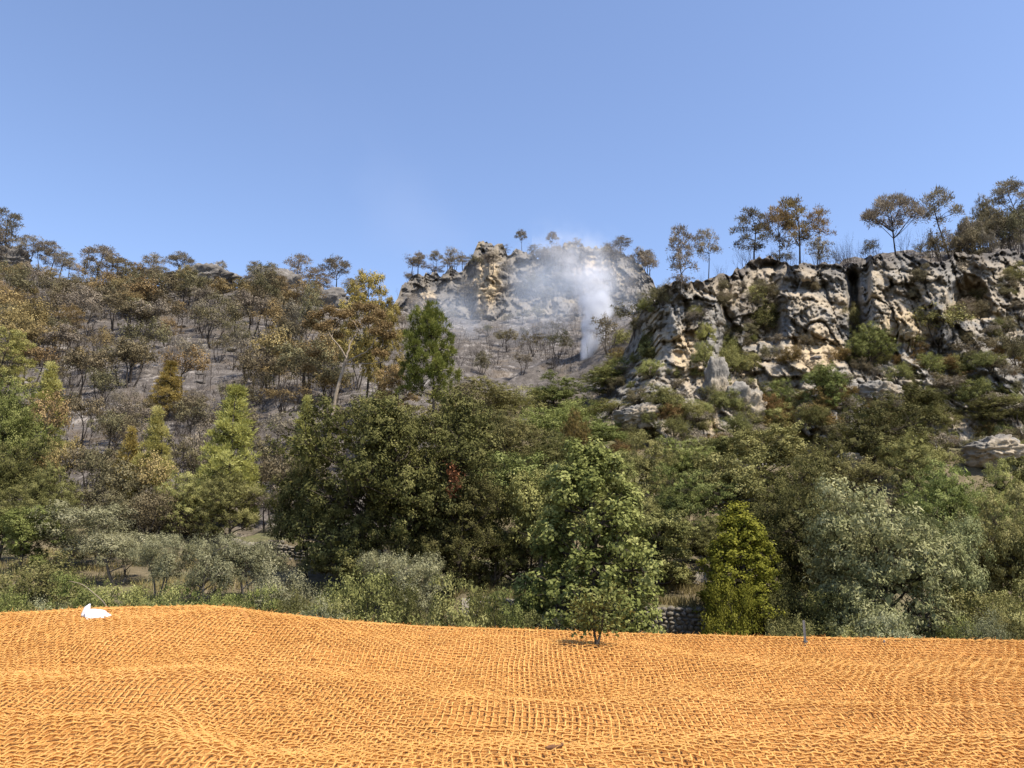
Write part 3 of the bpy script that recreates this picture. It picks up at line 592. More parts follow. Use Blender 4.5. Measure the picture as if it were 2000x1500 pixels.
for i, (px, top_, Y, w_, lf) in enumerate([(870, 762, 84, 150, 'olivegreen'), (935, 735, 95, 140, 'olivegreen'), (1010, 748, 98, 130, 'olivegreen'), (1085, 730, 104, 140, 'green'), (1130, 775, 95, 130, 'green'), (1190, 715, 106, 120, 'olivegreen'), (1235, 695, 108, 110, 'olivegreen'),
    (1265, 740, 100, 110, 'green'), (1060, 790, 88, 130, 'green'), (1150, 820, 82, 140, 'green'), (1205, 780, 94, 120, 'olivegreen'), (960, 820, 78, 140, 'olivegreen'), (1040, 840, 76, 130, 'olivegreen'), (1285, 700, 106, 80, 'green')]):
    up('oak' if i % 2 else 'shrub', px, top_, w_, 'rounded green oak bush in the gully below the smoke', Y=Y, leaf=lf, cat='tree', name='gully_oak', group='green oaks in the gully', seed=i + 50)
up('oak', 1125, 800, 55, 'small orange-brown dry bush among the green gully oaks', Y=78, leaf='orange', cat='shrub', name='dry_bush', var=2)
up('scorched', 905, 745, 110, 'brown scorched oak beside the tall green pine', Y=80, leaf='brown', name='scorched_oak', var=2)
up('scorched', 880, 815, 90, 'orange-brown scorched oak peeping over the large dark holm oak', Y=70, leaf='orange', name='scorched_oak', var=0)
# left side
up('goldpine', 15, 640, 120, 'yellow-green pine crown at the end of the slope', Y=92, leaf='young', bark='char', name='young_pine', var=0)
for px, top_, Y, w_, lf, lb, k in [(30, 745, 66, 150, 'green', 'deep green tree at the end of the burnt slope', 'oak'), (40, 850, 58, 170, 'holm', 'dark green oak above the olive shrubs', 'oak'), (110, 905, 56, 110, 'olivegreen', 'dull green oak with an orange dying branch beside it', 'oak'),
    (15, 940, 48, 170, 'holm', 'shaded oak behind the front olive shrubs', 'oak'), (60, 985, 44, 120, 'green', 'fresh green bush under the shaded oak', 'broad'), (380, 915, 58, 140, 'olivegreen', 'brownish green oak under the pale young pine', 'oak'),
    (455, 925, 57, 130, 'olivegreen', 'olive-brown oak beneath the tallest yellow-green pine', 'oak')]:
    up(k, px, top_, w_, lb, Y=Y, leaf=lf, name='oak_tree', seed=px)
up('scorched', 85, 880, 80, 'orange-brown scorched oak beside the yellow-green pine', Y=60, leaf='orange', name='scorched_oak', var=0)
up('scorched', 100, 760, 85, 'tan scorched oak behind the tan-branched yellow-green pine', Y=72, leaf='tan', name='scorched_oak', var=2)
for px, top_, Y, w_, lb, lf, v_ in [(462, 752, 62, 145, 'tallest bright yellow-green young pine on the burnt slope', 'young', 0), (308, 803, 61, 112, 'slender yellow-green young pine beside a yellowing one', 'young', 1), (258, 840, 61, 85, 'short yellowing young pine half scorched', 'gold', 1),
    (100, 715, 74, 110, 'yellow-green young pine with tan lower branches', 'young', 1), (600, 780, 70, 88, 'small pale young pine next to the leaning golden pine', 'young', 1), (335, 705, 92, 84, 'small golden-brown young pine alone on grey ash', 'gold', 0)]:
    up('young', px, top_, w_, lb, Y=Y, leaf=lf, bark='char', name='young_pine', var=v_)
for i, (px, top_, Y, w_, lb) in enumerate([(170, 965, 46, 200, 'large silvery olive tree with a broad crown'), (240, 1030, 42, 150, 'low silvery olive tree beside the large olive'), (320, 1045, 39, 105, 'small olive tree with a bent dark trunk'), (410, 1025, 39, 120, 'olive tree with two slanting pale stems'),
    (490, 1040, 40, 130, 'feathery olive tree next to the tumbled wall'), (685, 1035, 45, 90, 'small olive tree in front of the large dark holm oak'), (815, 1062, 41, 120, 'olive tree with a forked trunk in front of the dark holm oak'), (755, 1065, 42, 100, 'spiky olive shoots between two forked olive trees')]):
    up('olive', px, top_, w_, lb, Y=Y, leaf='olive', bark='grey', name='olive_tree', var=i % 3)
for i, (px, top_, Y, w_, lf, lb, v_) in enumerate([(60, 1070, 33, 200, 'olivegreen', 'wide tangled green shrub at the end of the mat', 2), (20, 1130, 28, 120, 'green', 'leafy green bramble behind the mat', 0), (150, 1110, 31, 140, 'green', 'dark green bramble behind the white plastic bag', 1), (235, 1120, 30, 120, 'olivegreen', 'dry green bush behind the mat crest', 0),
    (560, 1085, 34, 130, 'olive', 'upright grey-green broom bush', 2), (345, 1135, 31, 110, 'green', 'low green bramble under the small olive trees', 1), (440, 1140, 32, 110, 'green', 'low green bush between olive stems', 0), (520, 1135, 31, 90, 'green', 'ivy-green bush in front of the broom bush', 1),
    (715, 1085, 31, 185, 'olivegreen', 'large rounded olive-green bush behind the mat', 0), (885, 1110, 31, 130, 'olivegreen', 'medium olive-green bush behind the mat', 1), (640, 1160, 30, 90, 'green', 'small green bush beside the large rounded bush', 2), (985, 1140, 34, 90, 'green', 'bright green weed bush by the wall end', 1),
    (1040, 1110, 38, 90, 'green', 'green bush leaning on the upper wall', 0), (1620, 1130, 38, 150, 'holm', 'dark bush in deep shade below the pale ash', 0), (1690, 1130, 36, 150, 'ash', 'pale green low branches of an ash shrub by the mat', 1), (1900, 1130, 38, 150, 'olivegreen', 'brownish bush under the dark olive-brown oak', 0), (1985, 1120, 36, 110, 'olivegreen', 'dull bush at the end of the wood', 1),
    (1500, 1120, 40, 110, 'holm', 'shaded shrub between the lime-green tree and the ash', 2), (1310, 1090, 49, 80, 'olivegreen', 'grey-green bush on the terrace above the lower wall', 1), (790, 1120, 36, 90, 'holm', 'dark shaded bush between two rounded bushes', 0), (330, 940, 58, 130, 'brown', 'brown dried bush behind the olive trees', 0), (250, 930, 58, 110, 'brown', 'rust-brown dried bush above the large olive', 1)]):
    up('shrub', px, top_, w_, lb, Y=Y, leaf=lf, cat='shrub', name='shrub', var=v_)
rng = random.Random(91)
for i in range(60):
    px = rng.uniform(-20, 700) if i < 34 else rng.uniform(900, 2010); Y = rng.uniform(30, 37) if i % 2 else rng.uniform(37, 46)
    if px > 900 and 1180 < px < 1400 and Y < 43: continue
    if px < 900: Y = rng.uniform(27, 35)
    tp = (rng.uniform(1140, 1180) if Y < 37 else rng.uniform(1085, 1130)) + (25 if px > 900 else 0)
    lf = rng.choice(['green', 'olivegreen', 'olivegreen', 'olive', 'holm']); up('shrub', px, tp, rng.uniform(70, 130), {'green': 'low fresh-green undergrowth bush behind the mat', 'olivegreen': 'low dull-green undergrowth bush behind the mat', 'olive': 'low silvery undergrowth bush behind the mat', 'holm': 'low dark undergrowth bush behind the mat'}[lf], Y=Y, leaf=lf, cat='shrub', name='undergrowth_bush', group=lf + ' undergrowth bushes', seed=i)
for i, (px, top_, Y, w_, lf) in enumerate([(200, 870, 62, 90, 'brown'), (240, 900, 60, 110, 'brown'), (300, 885, 60, 90, 'tan'), (350, 850, 64, 90, 'brown'), (400, 820, 68, 70, 'grey'), (540, 880, 62, 80, 'brown'), (520, 950, 58, 80, 'grey'), (180, 930, 58, 90, 'brown'), (300, 960, 56, 110, 'brown'), (570, 960, 56, 70, 'brown'), (130, 840, 64, 70, 'tan'), (280, 820, 68, 60, 'grey'), (380, 780, 76, 70, 'brown'), (220, 800, 74, 70, 'brown'), (170, 770, 80, 70, 'brown')]):
    up('scorched', px, top_, w_, 'thin dried oak at the lower edge of the burn', Y=Y, leaf=lf, bark='char', name='scorched_oak', group='dried oaks at the lower edge of the burn', seed=i + 7)
# the golden scorched pines and the green pine
up('goldpine', 722, 528, 125, 'tall golden scorched pine, its rounded crown rising above the ridge line', Y=84, leaf='gold', bark='char', name='golden_pine', var=0, rot=2.0)
up('goldpine', 752, 580, 95, 'golden scorched pine crowded against the tallest golden pine', Y=82, leaf='gold', bark='char', name='golden_pine', var=0, rot=5.0)
up('goldpine', 770, 715, 110, 'low tan scorched pine between the leaning pine and the green pine', Y=76, leaf='tan', bark='char', name='golden_pine', var=0, rot=4.0)
def leaning_pine():
    Y0 = 70.0; rg = np.random.default_rng(44); b0 = at(632, 836, Y0); b0[2] = min(b0[2], down(float(b0[0]), Y0) - .1)
    root = empty('leaning_pine', b0); tag(root, 'leaning tan scorched pine with a long bare pale trunk and one broken branch', 'tree')
    tb = MB()
    def path(pp, r0, r1, k=7, dy=0.0):
        P = np.array([at(x, y, Y0 + dy * q / (len(pp) - 1)) for q, (x, y) in enumerate(pp)]); tt = np.linspace(0, 1, 4 * len(pp)); t = np.linspace(0, 1, len(pp))
        Q = np.stack([np.interp(tt, t, P[:, i]) for i in range(3)], -1); Q[1:-1] = (Q[:-2] + 2 * Q[1:-1] + Q[2:]) / 4; Q[1:-1] += rg.normal(0, .03, Q[1:-1].shape); tb.tube(Q - b0, np.linspace(r0, r1, len(Q)), k); return Q
    m0 = np.array([b0, at(655, 772, Y0), at(670, 722, Y0), at(676, 700, Y0)]); tt = np.linspace(0, 1, 14); Q = np.stack([np.interp(tt, np.linspace(0, 1, 4), m0[:, i]) for i in range(3)], -1); Q[1:-1] = (Q[:-2] + 2 * Q[1:-1] + Q[2:]) / 4; tb.tube(Q - b0, np.linspace(.20, .13, 14), 8)
    path([(676, 703), (672, 690), (648, 658), (634, 640), (622, 622)], .10, .03, 6, -1.0); path([(676, 702), (684, 672), (700, 645), (712, 615), (722, 600)], .11, .03, 6, 1.0); path([(675, 707), (700, 695), (724, 682), (733, 655), (740, 635)], .08, .025, 6, -1.5)
    path([(675, 711), (700, 712), (735, 708), (770, 701)], .06, .02, 5, -.6); path([(648, 790), (630, 770), (610, 762)], .04, .012, 4); path([(656, 772), (680, 768), (700, 764)], .04, .012, 4, -.4); path([(648, 658), (652, 640), (664, 628)], .05, .02, 5); path([(700, 645), (690, 628), (680, 618)], .045, .02, 5)
    obj('trunk', tb.mesh('trunk', B['pale']), root); parts = []
    for (x, y, rx, rz, dy) in [(618, 618, 20, 12, -1), (640, 608, 22, 13, -1.2), (662, 616, 20, 12, 0), (606, 634, 16, 10, -.6), (650, 632, 20, 10, .6), (632, 640, 18, 9, -1.4), (682, 614, 18, 11, 1), (704, 600, 20, 12, 1.2), (726, 602, 22, 13, .6), (742, 616, 20, 12, -.6), (722, 628, 20, 11, -1.5), (748, 636, 18, 11, -1.5), (758, 655, 16, 10, -1.2), (734, 648, 16, 9, -1.8), (690, 636, 16, 9, .4), (612, 690, 18, 10, .8), (660, 655, 14, 8, 1.0), (742, 690, 18, 10, .9), (600, 720, 18, 11, 1.5)]:
        c = at(x, y, Y0 + dy) - b0; R3 = np.array([rx, rx * .9, rz]) / FPX * Y0 * .8
        for u in unit(rg, 20, -.6):
            P = c + u * R3 * rg.uniform(.4, 1) + rg.normal(0, .18, (48, 3)) * np.array([1, 1, .8]); parts.append(leaves(rg, P, .17, .10, .5 + rg.normal(0, .12) + rg.normal(0, .16, 48), .6))
    obj('crown', crownmesh('crown', parts, L['tan']), root)
leaning_pine()
up('greenpine', 840, 598, 122, 'single living dark-green pine with candle-like tufts', Y=72, leaf='pine', bark='dark', name='green_pine', rot=1.0)
for i, (px, top_, Y, w_) in enumerate([(540, 640, 98, 100), (590, 690, 90, 110), (505, 690, 96, 90), (560, 750, 84, 110), (680, 790, 80, 90), (730, 760, 82, 90), (650, 720, 92, 110), (610, 545, 120, 50), (700, 640, 100, 90)]):
    up('scorched', px, top_, w_, 'brown scorched oak crowded around the golden pines', Y=Y, leaf='brown' if i % 3 else 'tan', bark='char', name='scorched_oak', group='scorched oaks around the golden pines', seed=i)

# ------------------------------------------------------------------ skyline pines
SK = [(22, 412, 530, 62, 'tall ragged scorched pine on the rocky knob of the ridge', 'pine', 0, 'grey'), (2, 450, 530, 50, 'dense grey scorched pine at the end of the ridge', 'pine', 2, 'grey'), (60, 458, 535, 42, 'thin leaning scorched pine beside the rocky knob', 'pine', 3, 'grey'),
    (190, 476, 562, 66, 'full-crowned scorched pine standing highest on the low ridge', 'umbrella', 1, 'grey'), (240, 508, 566, 60, 'broad brownish scorched pine next to the full-crowned ridge pine', 'pine', 1, 'brown'), (291, 498, 562, 46, 'pale airy scorched pine on the ridge', 'pine', 3, 'grey'),
    (358, 488, 525, 46, 'round dense scorched bush on top of the low rock outcrop', 'umbrella', 1, 'grey'), (436, 512, 570, 26, 'thin pale scorched pine in the dip between two rock outcrops', 'pine', 3, 'grey'), (495, 512, 560, 30, 'small round-crowned pine on the stepped outcrop', 'pine', 1, 'grey'),
    (534, 510, 560, 26, 'tiny flat-crowned pine on the stepped outcrop', 'umbrella', 1, 'grey'), (585, 500, 580, 56, 'grey bushy scorched pine between the outcrops', 'pine', 2, 'grey'), (665, 499, 580, 50, 'lone slender umbrella pine on the ridge with bare side branch', 'umbrella', 1, 'grey'), (628, 530, 585, 50, 'pale low scorched pine beside the lone slender umbrella pine', 'pine', 0, 'grey'), (695, 545, 590, 40, 'faint thin pine behind the golden pine', 'pine', 3, 'grey')]
for px, top_, base, w_, lb, k, v_, lf in SK:
    up(k, px, top_, w_ * 1.25, lb, Y=hit(px, base)[1] if hit(px, base) is not None else 196, leaf=lf, bark='char', name='scorched_pine', var=v_)
for i, (px, top_, w_) in enumerate([(85, 475, 40), (105, 470, 48), (122, 492, 44), (138, 508, 34)]):
    up('pine', px, top_, w_, 'grey scorched pine in the small grove on the ash slope', Y=190, leaf='grey', bark='char', name='scorched_pine', group='small grove of grey pines', seed=i)
for i, (px, top_, w_, lb) in enumerate([(820, 493, 26, 'narrow smoke-veiled pine on the lower far crag'), (853, 488, 28, 'umbrella-topped pine with bare trunk on the lower far crag'), (877, 506, 28, 'small thin-trunked pine in the dip of the far crag'), (906, 500, 34, 'pale pine against the flank of the tan crag'), (1021, 446, 26, 'tall thin pine on the crag summit'), (1076, 450, 26, 'tall round-topped pine on the smoky crag summit'), (1212, 465, 44, 'bushy pine on the far crag above the smoke'), (1265, 488, 36, 'thin pale pine at the low end of the far crag')]):
    up('umbrella' if i in (1, 4, 5) else 'pine', px, top_, w_, lb, Y=232, leaf='grey', bark='char', name='crag_pine', var=1, seed=i)
for i, (px, top_, w_) in enumerate([(845, 515, 50), (940, 478, 40), (985, 478, 46), (1010, 490, 50), (1045, 478, 56), (1060, 482, 40), (1105, 476, 40), (1150, 480, 40), (1195, 488, 40), (1240, 500, 50), (800, 525, 30), (1175, 478, 24)]):
    up('scorched', px, top_ + 4, w_, 'grey scorched bush along the top of the far crag', Y=230, leaf='grey', bark='char', cat='shrub', name='scorched_bush', group='scorched bushes on the far crag', seed=i)
CT = [(1332, 445, 62, 'airy scorched pine on the cliff corner facing the smoke', 'pine', 0, 'grey'), (1377, 446, 52, 'thin scorched pine with a crooked dark stem on the cliff top', 'pine', 3, 'grey'), (1468, 410, 84, 'dense brown scorched pine with many stems on the cliff top', 'pine', 2, 'brown'), (1512, 400, 62, 'tan scorched pine in the cluster of three on the cliff top', 'umbrella', 1, 'tan'), (1550, 383, 84, 'tallest tan scorched pine of the cliff-top cluster', 'pine', 0, 'tan'), (1585, 410, 60, 'outermost thin tan pine of the cliff-top cluster', 'pine', 3, 'tan'),
    (1735, 372, 112, 'wide umbrella pine standing alone on the cliff top', 'umbrella', 0, 'grey'), (1840, 371, 82, 'open slender pine with a straight bare trunk on the cliff top', 'pine', 3, 'grey'), (1968, 350, 76, 'umbrella pine on the highest hump above the cliff', 'umbrella', 1, 'grey')]
for px, top_, w_, lb, k, v_, lf in CT:
    up(k, px, top_, w_, lb, Y=118 if px < 1900 else 138, leaf=lf, bark='char', name='clifftop_pine', var=v_)
up('oak', 1922, 384, 62, 'dense dark bush crowning the rock beside the highest pine', Y=132, leaf='brown', cat='shrub', name='clifftop_bush', var=2)
rng = random.Random(77)
for i in range(110):
    px = rng.uniform(1285, 2010) if i < 76 else rng.uniform(1860, 2040); tp = np.interp(px, [1285, 1340, 1450, 1600, 1700, 1800, 1900, 1960, 2010], [535, 520, 474, 466, 452, 444, 430, 410, 396]) + rng.uniform(-12, 32)
    k = rng.choice(['bare', 'bare', 'bare', 'scorched', 'snag', 'snag'] if px < 1850 else ['scorched', 'scorched', 'bare'])
    up(k, px, tp, rng.uniform(34, 66) * (.6 if k == 'snag' else 1), {'bare': 'leafless blackened shrub on the cliff top', 'scorched': 'dry brown scorched bush on the cliff top', 'snag': 'thin bare dead tree on the cliff top'}[k], Y=rng.uniform(110, 120) if px < 1880 else rng.uniform(112, 146), leaf=rng.choice(['brown', 'brown', 'grey']), bark='char', cat='shrub' if k != 'snag' else 'tree', name={'bare': 'burnt_shrub', 'scorched': 'scorched_bush', 'snag': 'dead_tree'}[k], group={'bare': 'bare shrubs on the cliff top', 'scorched': 'scorched bushes on the cliff top', 'snag': 'dead trees on the cliff top'}[k], seed=i)

# ------------------------------------------------------------------ plants on the cliff face (px, top, base, width)
CL = [(1497, 548, 590, 72, 'brown', 'brownish bush under the dark cliff overhang', 'scorched'), (1487, 585, 640, 80, 'holm', 'dark bush hanging in the recess of the cliff', 'shrub'), (1832, 592, 665, 120, 'olivegreen', 'spreading dark-stemmed tree on the ledge beside the orange cave', 'scorched'), (1703, 630, 720, 92, 'green', 'dark green bushy tree below the black cliff crack', 'oak'),
    (1660, 590, 640, 44, 'olivegreen', 'yellowish bush inside the black cliff crack', 'shrub'), (1815, 684, 726, 56, 'green', 'small bright green bush on the scree', 'shrub'), (1610, 712, 800, 90, 'green', 'fresh green tree at the foot of the main rock face', 'oak'), (1655, 760, 800, 50, 'green', 'small yellow-green bush under the fresh green cliff tree', 'shrub'), (1293, 548, 600, 56, 'brown', 'rusty brown bush on the cliff corner facing the smoke', 'shrub'),
    (1240, 585, 660, 80, 'brown', 'grey-brown scorched oak at the shoulder of the cliff', 'scorched'), (1190, 612, 690, 76, 'brown', 'scorched oak beside the smoke column', 'scorched'), (1528, 738, 790, 52, 'green', 'blue-green bush beside the limestone block', 'shrub'), (1800, 740, 830, 130, 'holm', 'wide dark bush across the lower cliff', 'oak'), (1945, 770, 830, 110, 'holm', 'low dark bush above the cracked pale boulders', 'oak'), (1905, 660, 700, 80, 'brown', 'brown dry bush below the orange cave', 'scorched'),
    (1378, 625, 665, 40, 'young', 'pale yellow-green sprig on the cliff edge', 'shrub'), (1375, 660, 710, 44, 'olivegreen', 'small green bush below the pale sprig', 'shrub'), (1430, 670, 720, 60, 'olivegreen', 'dull bush above the square pinnacle', 'shrub'), (1590, 790, 840, 100, 'orange', 'rusty orange bush on the lower cliff', 'shrub'), (1470, 690, 720, 40, 'olivegreen', 'little bush on the cliff ledge', 'shrub'), (1790, 660, 700, 50, 'orange', 'small rusty bush on the scree ledge', 'shrub'), (1860, 690, 720, 50, 'olivegreen', 'yellowish tuft bush on the scree', 'shrub'), (1270, 640, 690, 40, 'holm', 'dark bush in the shaded notch of the cliff', 'shrub'), (1210, 690, 740, 70, 'green', 'bright green bush beside the smoke base', 'shrub'), (1990, 640, 720, 80, 'brown', 'grey-brown bush beyond the orange cave', 'scorched'), (1760, 690, 715, 40, 'orange', 'dry yellow bush beside the bright green scree bush', 'shrub')]
for px, top_, base, w_, lf, lb, k in CL:
    up(k, px, top_, w_, lb, base=base, leaf=lf, cat='tree' if k in ('oak', 'scorched') else 'shrub', name='cliff_tree' if k in ('oak', 'scorched') else 'cliff_bush', dz=-.6)
rng = random.Random(31); n_ = 0
while n_ < 310:
    px = rng.uniform(1190, 2030); py = rng.uniform(600, 900) if rng.random() < .85 else rng.uniform(540, 600)
    if 1520 < px < 1860 and py < 700 and rng.random() < .85: continue
    if 1290 < px < 1400 and py < 720 and rng.random() < .7: continue
    h_ = hit(px, py)
    if h_ is None or h_[1] > 122: continue
    n_ += 1; s = rng.uniform(16, 46) * (1.4 if py > 780 else 1); lf = rng.choice(['olivegreen', 'olivegreen', 'holm', 'brown', 'grey', 'orange'] if py > 680 else ['brown', 'brown', 'grey', 'olivegreen'])
    up('shrub' if lf != 'grey' else 'scorched', px, py - s * .8, s * 1.25, {'olivegreen': 'small olive-green tuft rooted on the cliff', 'holm': 'small dark green tuft rooted on the cliff', 'brown': 'small brown dry tuft rooted on the cliff', 'grey': 'small grey scorched tuft rooted on the cliff', 'orange': 'small rusty tuft rooted on the cliff'}[lf], base=py, leaf=lf, cat='shrub', name='cliff_tuft', group=lf + ' tufts on the cliff', seed=n_, dz=-.5)

# ------------------------------------------------------------------ burnt slope on the left
rng = random.Random(12); placed = []
def scatter(n, x0, x1, y0, y1, kinds, hm, gap, lab, seed):
    k_ = 0; tries = 0
    while k_ < n and tries < n * 30:
        tries += 1; px = rng.uniform(x0, x1); py = rng.uniform(y0, y1); h_ = hit(px, py)
        if h_ is None or h_[1] > (205 if px < 770 else 242) or h_[1] < 60 or float(burnmask(h_[0], h_[1])) < .5: continue
        if 230 < px < 640 and 625 < py < 710 and rng.random() < .6: continue
        if 310 < px < 700 and py < 600 and rng.random() < .65: continue
        if px < 250 and py < 572 and rng.random() < .75: continue
        if px < 640 and py > 790 and rng.random() < .25: continue
        if any((h_[0] - a) ** 2 + (h_[1] - b) ** 2 < gap * gap for a, b in placed): continue
        kind, lf = rng.choice(kinds); H = hm * rng.uniform(.65, 1.25); Wd = H * {'scorched': rng.uniform(.75, 1.05), 'bare': rng.uniform(.6, .9), 'snag': rng.uniform(.35, .5), 'young': .5, 'pine': .6, 'shrub': 1.2}[kind]
        placed.append((h_[0], h_[1])); k_ += 1
        nm, lb, gr = lab[kind] if kind != 'scorched' else lab[lf]
        plant(kind, h_[0], h_[1], h_[2] - .15, H, Wd, lb, cat='tree' if kind != 'bare' else 'shrub', group=gr, leaf=lf, bark='char', name=nm, seed=k_ + seed)
LAB = {'brown': ('scorched_oak', 'brown scorched oak with dark stems on the ash-grey slope', 'brown scorched oaks on the burnt slope'), 'tan': ('scorched_oak', 'tan scorched oak with dry leaves on the burnt slope', 'tan scorched oaks on the burnt slope'), 'grey': ('scorched_oak', 'greyish scorched oak with thin leaves on the burnt slope', 'grey scorched oaks on the burnt slope'),
    'olivegreen': ('scorched_oak', 'half-green scorched oak on the burnt slope', 'half-green oaks on the burnt slope'), 'bare': ('burnt_shrub', 'leafless blackened shrub on the burnt slope', 'leafless shrubs on the burnt slope'), 'snag': ('dead_tree', 'bare black tree stem on the burnt slope', 'bare black stems on the burnt slope'), 'pine': ('scorched_pine', 'small tan pine on the burnt slope', 'small tan pines on the burnt slope'), 'young': ('young_pine', 'small tan-gold young pine on the burnt slope', 'young pines on the burnt slope')}
SC = [('scorched', 'brown')] * 6 + [('scorched', 'tan')] * 3 + [('scorched', 'grey')] + [('bare', 'brown')] * 3 + [('snag', 'brown')] * 3
scatter(135, -40, 600, 580, 690, SC + [('pine', 'tan'), ('bare', 'brown')], 7.8, 2.2, LAB, 0)
scatter(90, -40, 660, 690, 800, SC + [('bare', 'brown')] * 3 + [('snag', 'brown')], 6.6, 1.9, LAB, 200)
scatter(95, 110, 640, 790, 1010, [('scorched', 'brown')] * 4 + [('bare', 'brown')] * 6 + [('scorched', 'grey')] * 2 + [('snag', 'brown')] * 2, 4.2, 1.4, LAB, 400)
scatter(60, -20, 780, 545, 600, SC + [('bare', 'brown')], 6.0, 2.2, LAB, 600)
LG = dict(LAB); LG['bare'] = ('burnt_shrub', 'leafless black shrub in the smoky gully', 'leafless shrubs in the smoky gully'); LG['snag'] = ('dead_tree', 'bare black stem in the smoky gully', 'bare stems in the smoky gully'); LG['brown'] = ('scorched_oak', 'small brown scorched oak in the smoky gully', 'scorched oaks in the smoky gully'); LG['grey'] = ('scorched_oak', 'thin grey scorched oak in the smoky gully', 'grey oaks in the smoky gully')
scatter(80, 860, 1160, 610, 740, [('bare', 'brown')] * 6 + [('snag', 'brown')] * 3 + [('scorched', 'brown'), ('scorched', 'grey')], 4.4, 2.4, LG, 800)
LG['grey'] = ('scorched_oak', 'grey scorched tree clinging to the far crag', 'scorched trees on the far crag'); LG['brown'] = ('scorched_oak', 'brown scorched tree clinging to the far crag', 'brown trees on the far crag'); LG['bare'] = ('burnt_shrub', 'leafless shrub below the far crag', 'leafless shrubs below the far crag'); LG['snag'] = ('dead_tree', 'bare burnt stem below the far crag', 'bare stems below the far crag')
scatter(75, 780, 1270, 500, 650, [('snag', 'brown')] * 2 + [('scorched', 'grey')] * 4 + [('scorched', 'brown')] + [('bare', 'brown')] * 2, 6.5, 2.2, LG, 1000)

# blackened twigs and stubble that nobody could count
rg = np.random.default_rng(4); n = 48000; u = rg.uniform(0, 1, n); Yq = 60 + 145 * u; Xq = (rg.uniform(-.72, .22, n)) * Yq; m_ = burnmask(Xq, Yq) > .4; Xq = Xq[m_]; Yq = Yq[m_]
cl_ = vnoise(np.stack([Xq * .3, Yq * .3, Xq * 0], -1), 66) > -.05; Xq = Xq[cl_]; Yq = Yq[cl_]; Zq = terr(Xq, Yq)
P = np.stack([Xq, Yq, Zq - .05], -1); D = rg.normal(0, .5, P.shape); D[:, 2] = np.abs(D[:, 2]) + .5
v_, f_, t_ = needles(rg, P, D, .75, .075, .5 + rg.normal(0, .2, len(P)))
m, nn, p = newmat('burnt_twig'); p.inputs['Roughness'].default_value = .9; nn.links.new(ramp(nn, attr(nn, 'tint'), [(0, (.03, .025, .022)), (.6, (.09, .072, .058)), (1, (.2, .16, .12))]), p.inputs['Base Color'])
o = obj('burnt_stubble', crownmesh('burnt_stubble', [(v_, f_, t_)], m)); o['kind'] = 'stuff'; o['label'] = 'blackened twigs and stubble on the burnt slope'; o['category'] = 'stubble'
# dry grass on the terraces
def grassy(n, x0, x1, y0, y1, h, name, mat, label, seed):
    rg = np.random.default_rng(seed); X = rg.uniform(x0, x1, n); Y = rg.uniform(y0, y1, n); k = vnoise(np.stack([X * .5, Y * .5, X * 0], -1), seed) > -.15; X = X[k]; Y = Y[k]
    P = np.stack([X, Y, terr(X, Y) - .03], -1); D = rg.normal(0, .35, P.shape); D[:, 2] = 1
    v_, f_, t_ = needles(rg, P, D, h, .045, .5 + rg.normal(0, .22, len(P))); o = obj(name, crownmesh(name, [(v_, f_, t_)], mat)); o['kind'] = 'stuff'; o['label'] = label; o['category'] = 'grass'
grassy(9000, -4, 16, 42.3, 49, .55, 'dry_grass', L['grass'], 'dry yellow grass on the terrace above the lower wall', 1)
grassy(9000, -34, -8, 40, 52, .5, 'dry_grass', L['grass'], 'dry straw-coloured grass below the olive trees', 2)
grassy(9000, -30, 30, 26, 41, .7, 'weeds', L['greengrass'], 'green weeds along the foot of the bank', 3)

# ------------------------------------------------------------------ the woven coir mat
def coirmat(name, a, b, c, bs):
    m, n, p = newmat(name); p.inputs['Roughness'].default_value = .8
    f = noise(n, 260, 3, .6); g = noise(n, 9, 4, .6); k = noise(n, 1.6, 3, .5)
    col = ramp(n, mixc(n, .45, f, g), [(.3, a), (.5, b), (.7, c)])
    col = mixc(n, ramp(n, k, [(.35, 0.0), (.7, .35)]), col, c); n.links.new(col, p.inputs['Base Color']); bump(n, f, p, bs, .004); return m
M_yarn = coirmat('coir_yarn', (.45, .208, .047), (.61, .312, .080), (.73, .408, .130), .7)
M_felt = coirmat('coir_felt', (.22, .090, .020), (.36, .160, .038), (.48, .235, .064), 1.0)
root = mat_root = empty('coir_mat', (0, 3.6, 5.2)); tag(root, 'bright orange woven coir mat covering the bank in the foreground', 'mat')
O_ = np.array([0, 3.6, 5.2])
def felt(X, Y):
    return matz(X, Y) + .006 * fbm(np.stack([X * 22, Y * 16, X * 0], -1), 3, 61) - .013
HW = lambda Y: .74 * Y + .5
ya = np.arange(1.75, 5.34, .022); sa = np.linspace(-1, 1, 330); FX = sa[None] * HW(ya)[:, None]; FY = np.repeat(ya[:, None], 330, 1)
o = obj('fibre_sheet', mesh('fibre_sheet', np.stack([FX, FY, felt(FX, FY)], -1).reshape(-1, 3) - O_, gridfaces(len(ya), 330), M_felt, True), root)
DX, DY = .027, .038; VV = []; FF = []; k0 = 0
def warp(X, Y):      # the net drags and bunches as it drapes
    wx = .05 * vnoise(np.stack([X * .9, Y * .9, X * 0], -1), 41) + .022 * vnoise(np.stack([X * 3.2, Y * 3.2, X * 0], -1), 43) - .10 * (Y - 3.5) * np.tanh((X - .5) * .5) * .8
    wy = .06 * vnoise(np.stack([X * .8, Y * .8, X * 0 + 5], -1), 45) + .026 * vnoise(np.stack([X * 3, Y * 3, X * 0 + 5], -1), 47)
    return X + wx, Y + wy
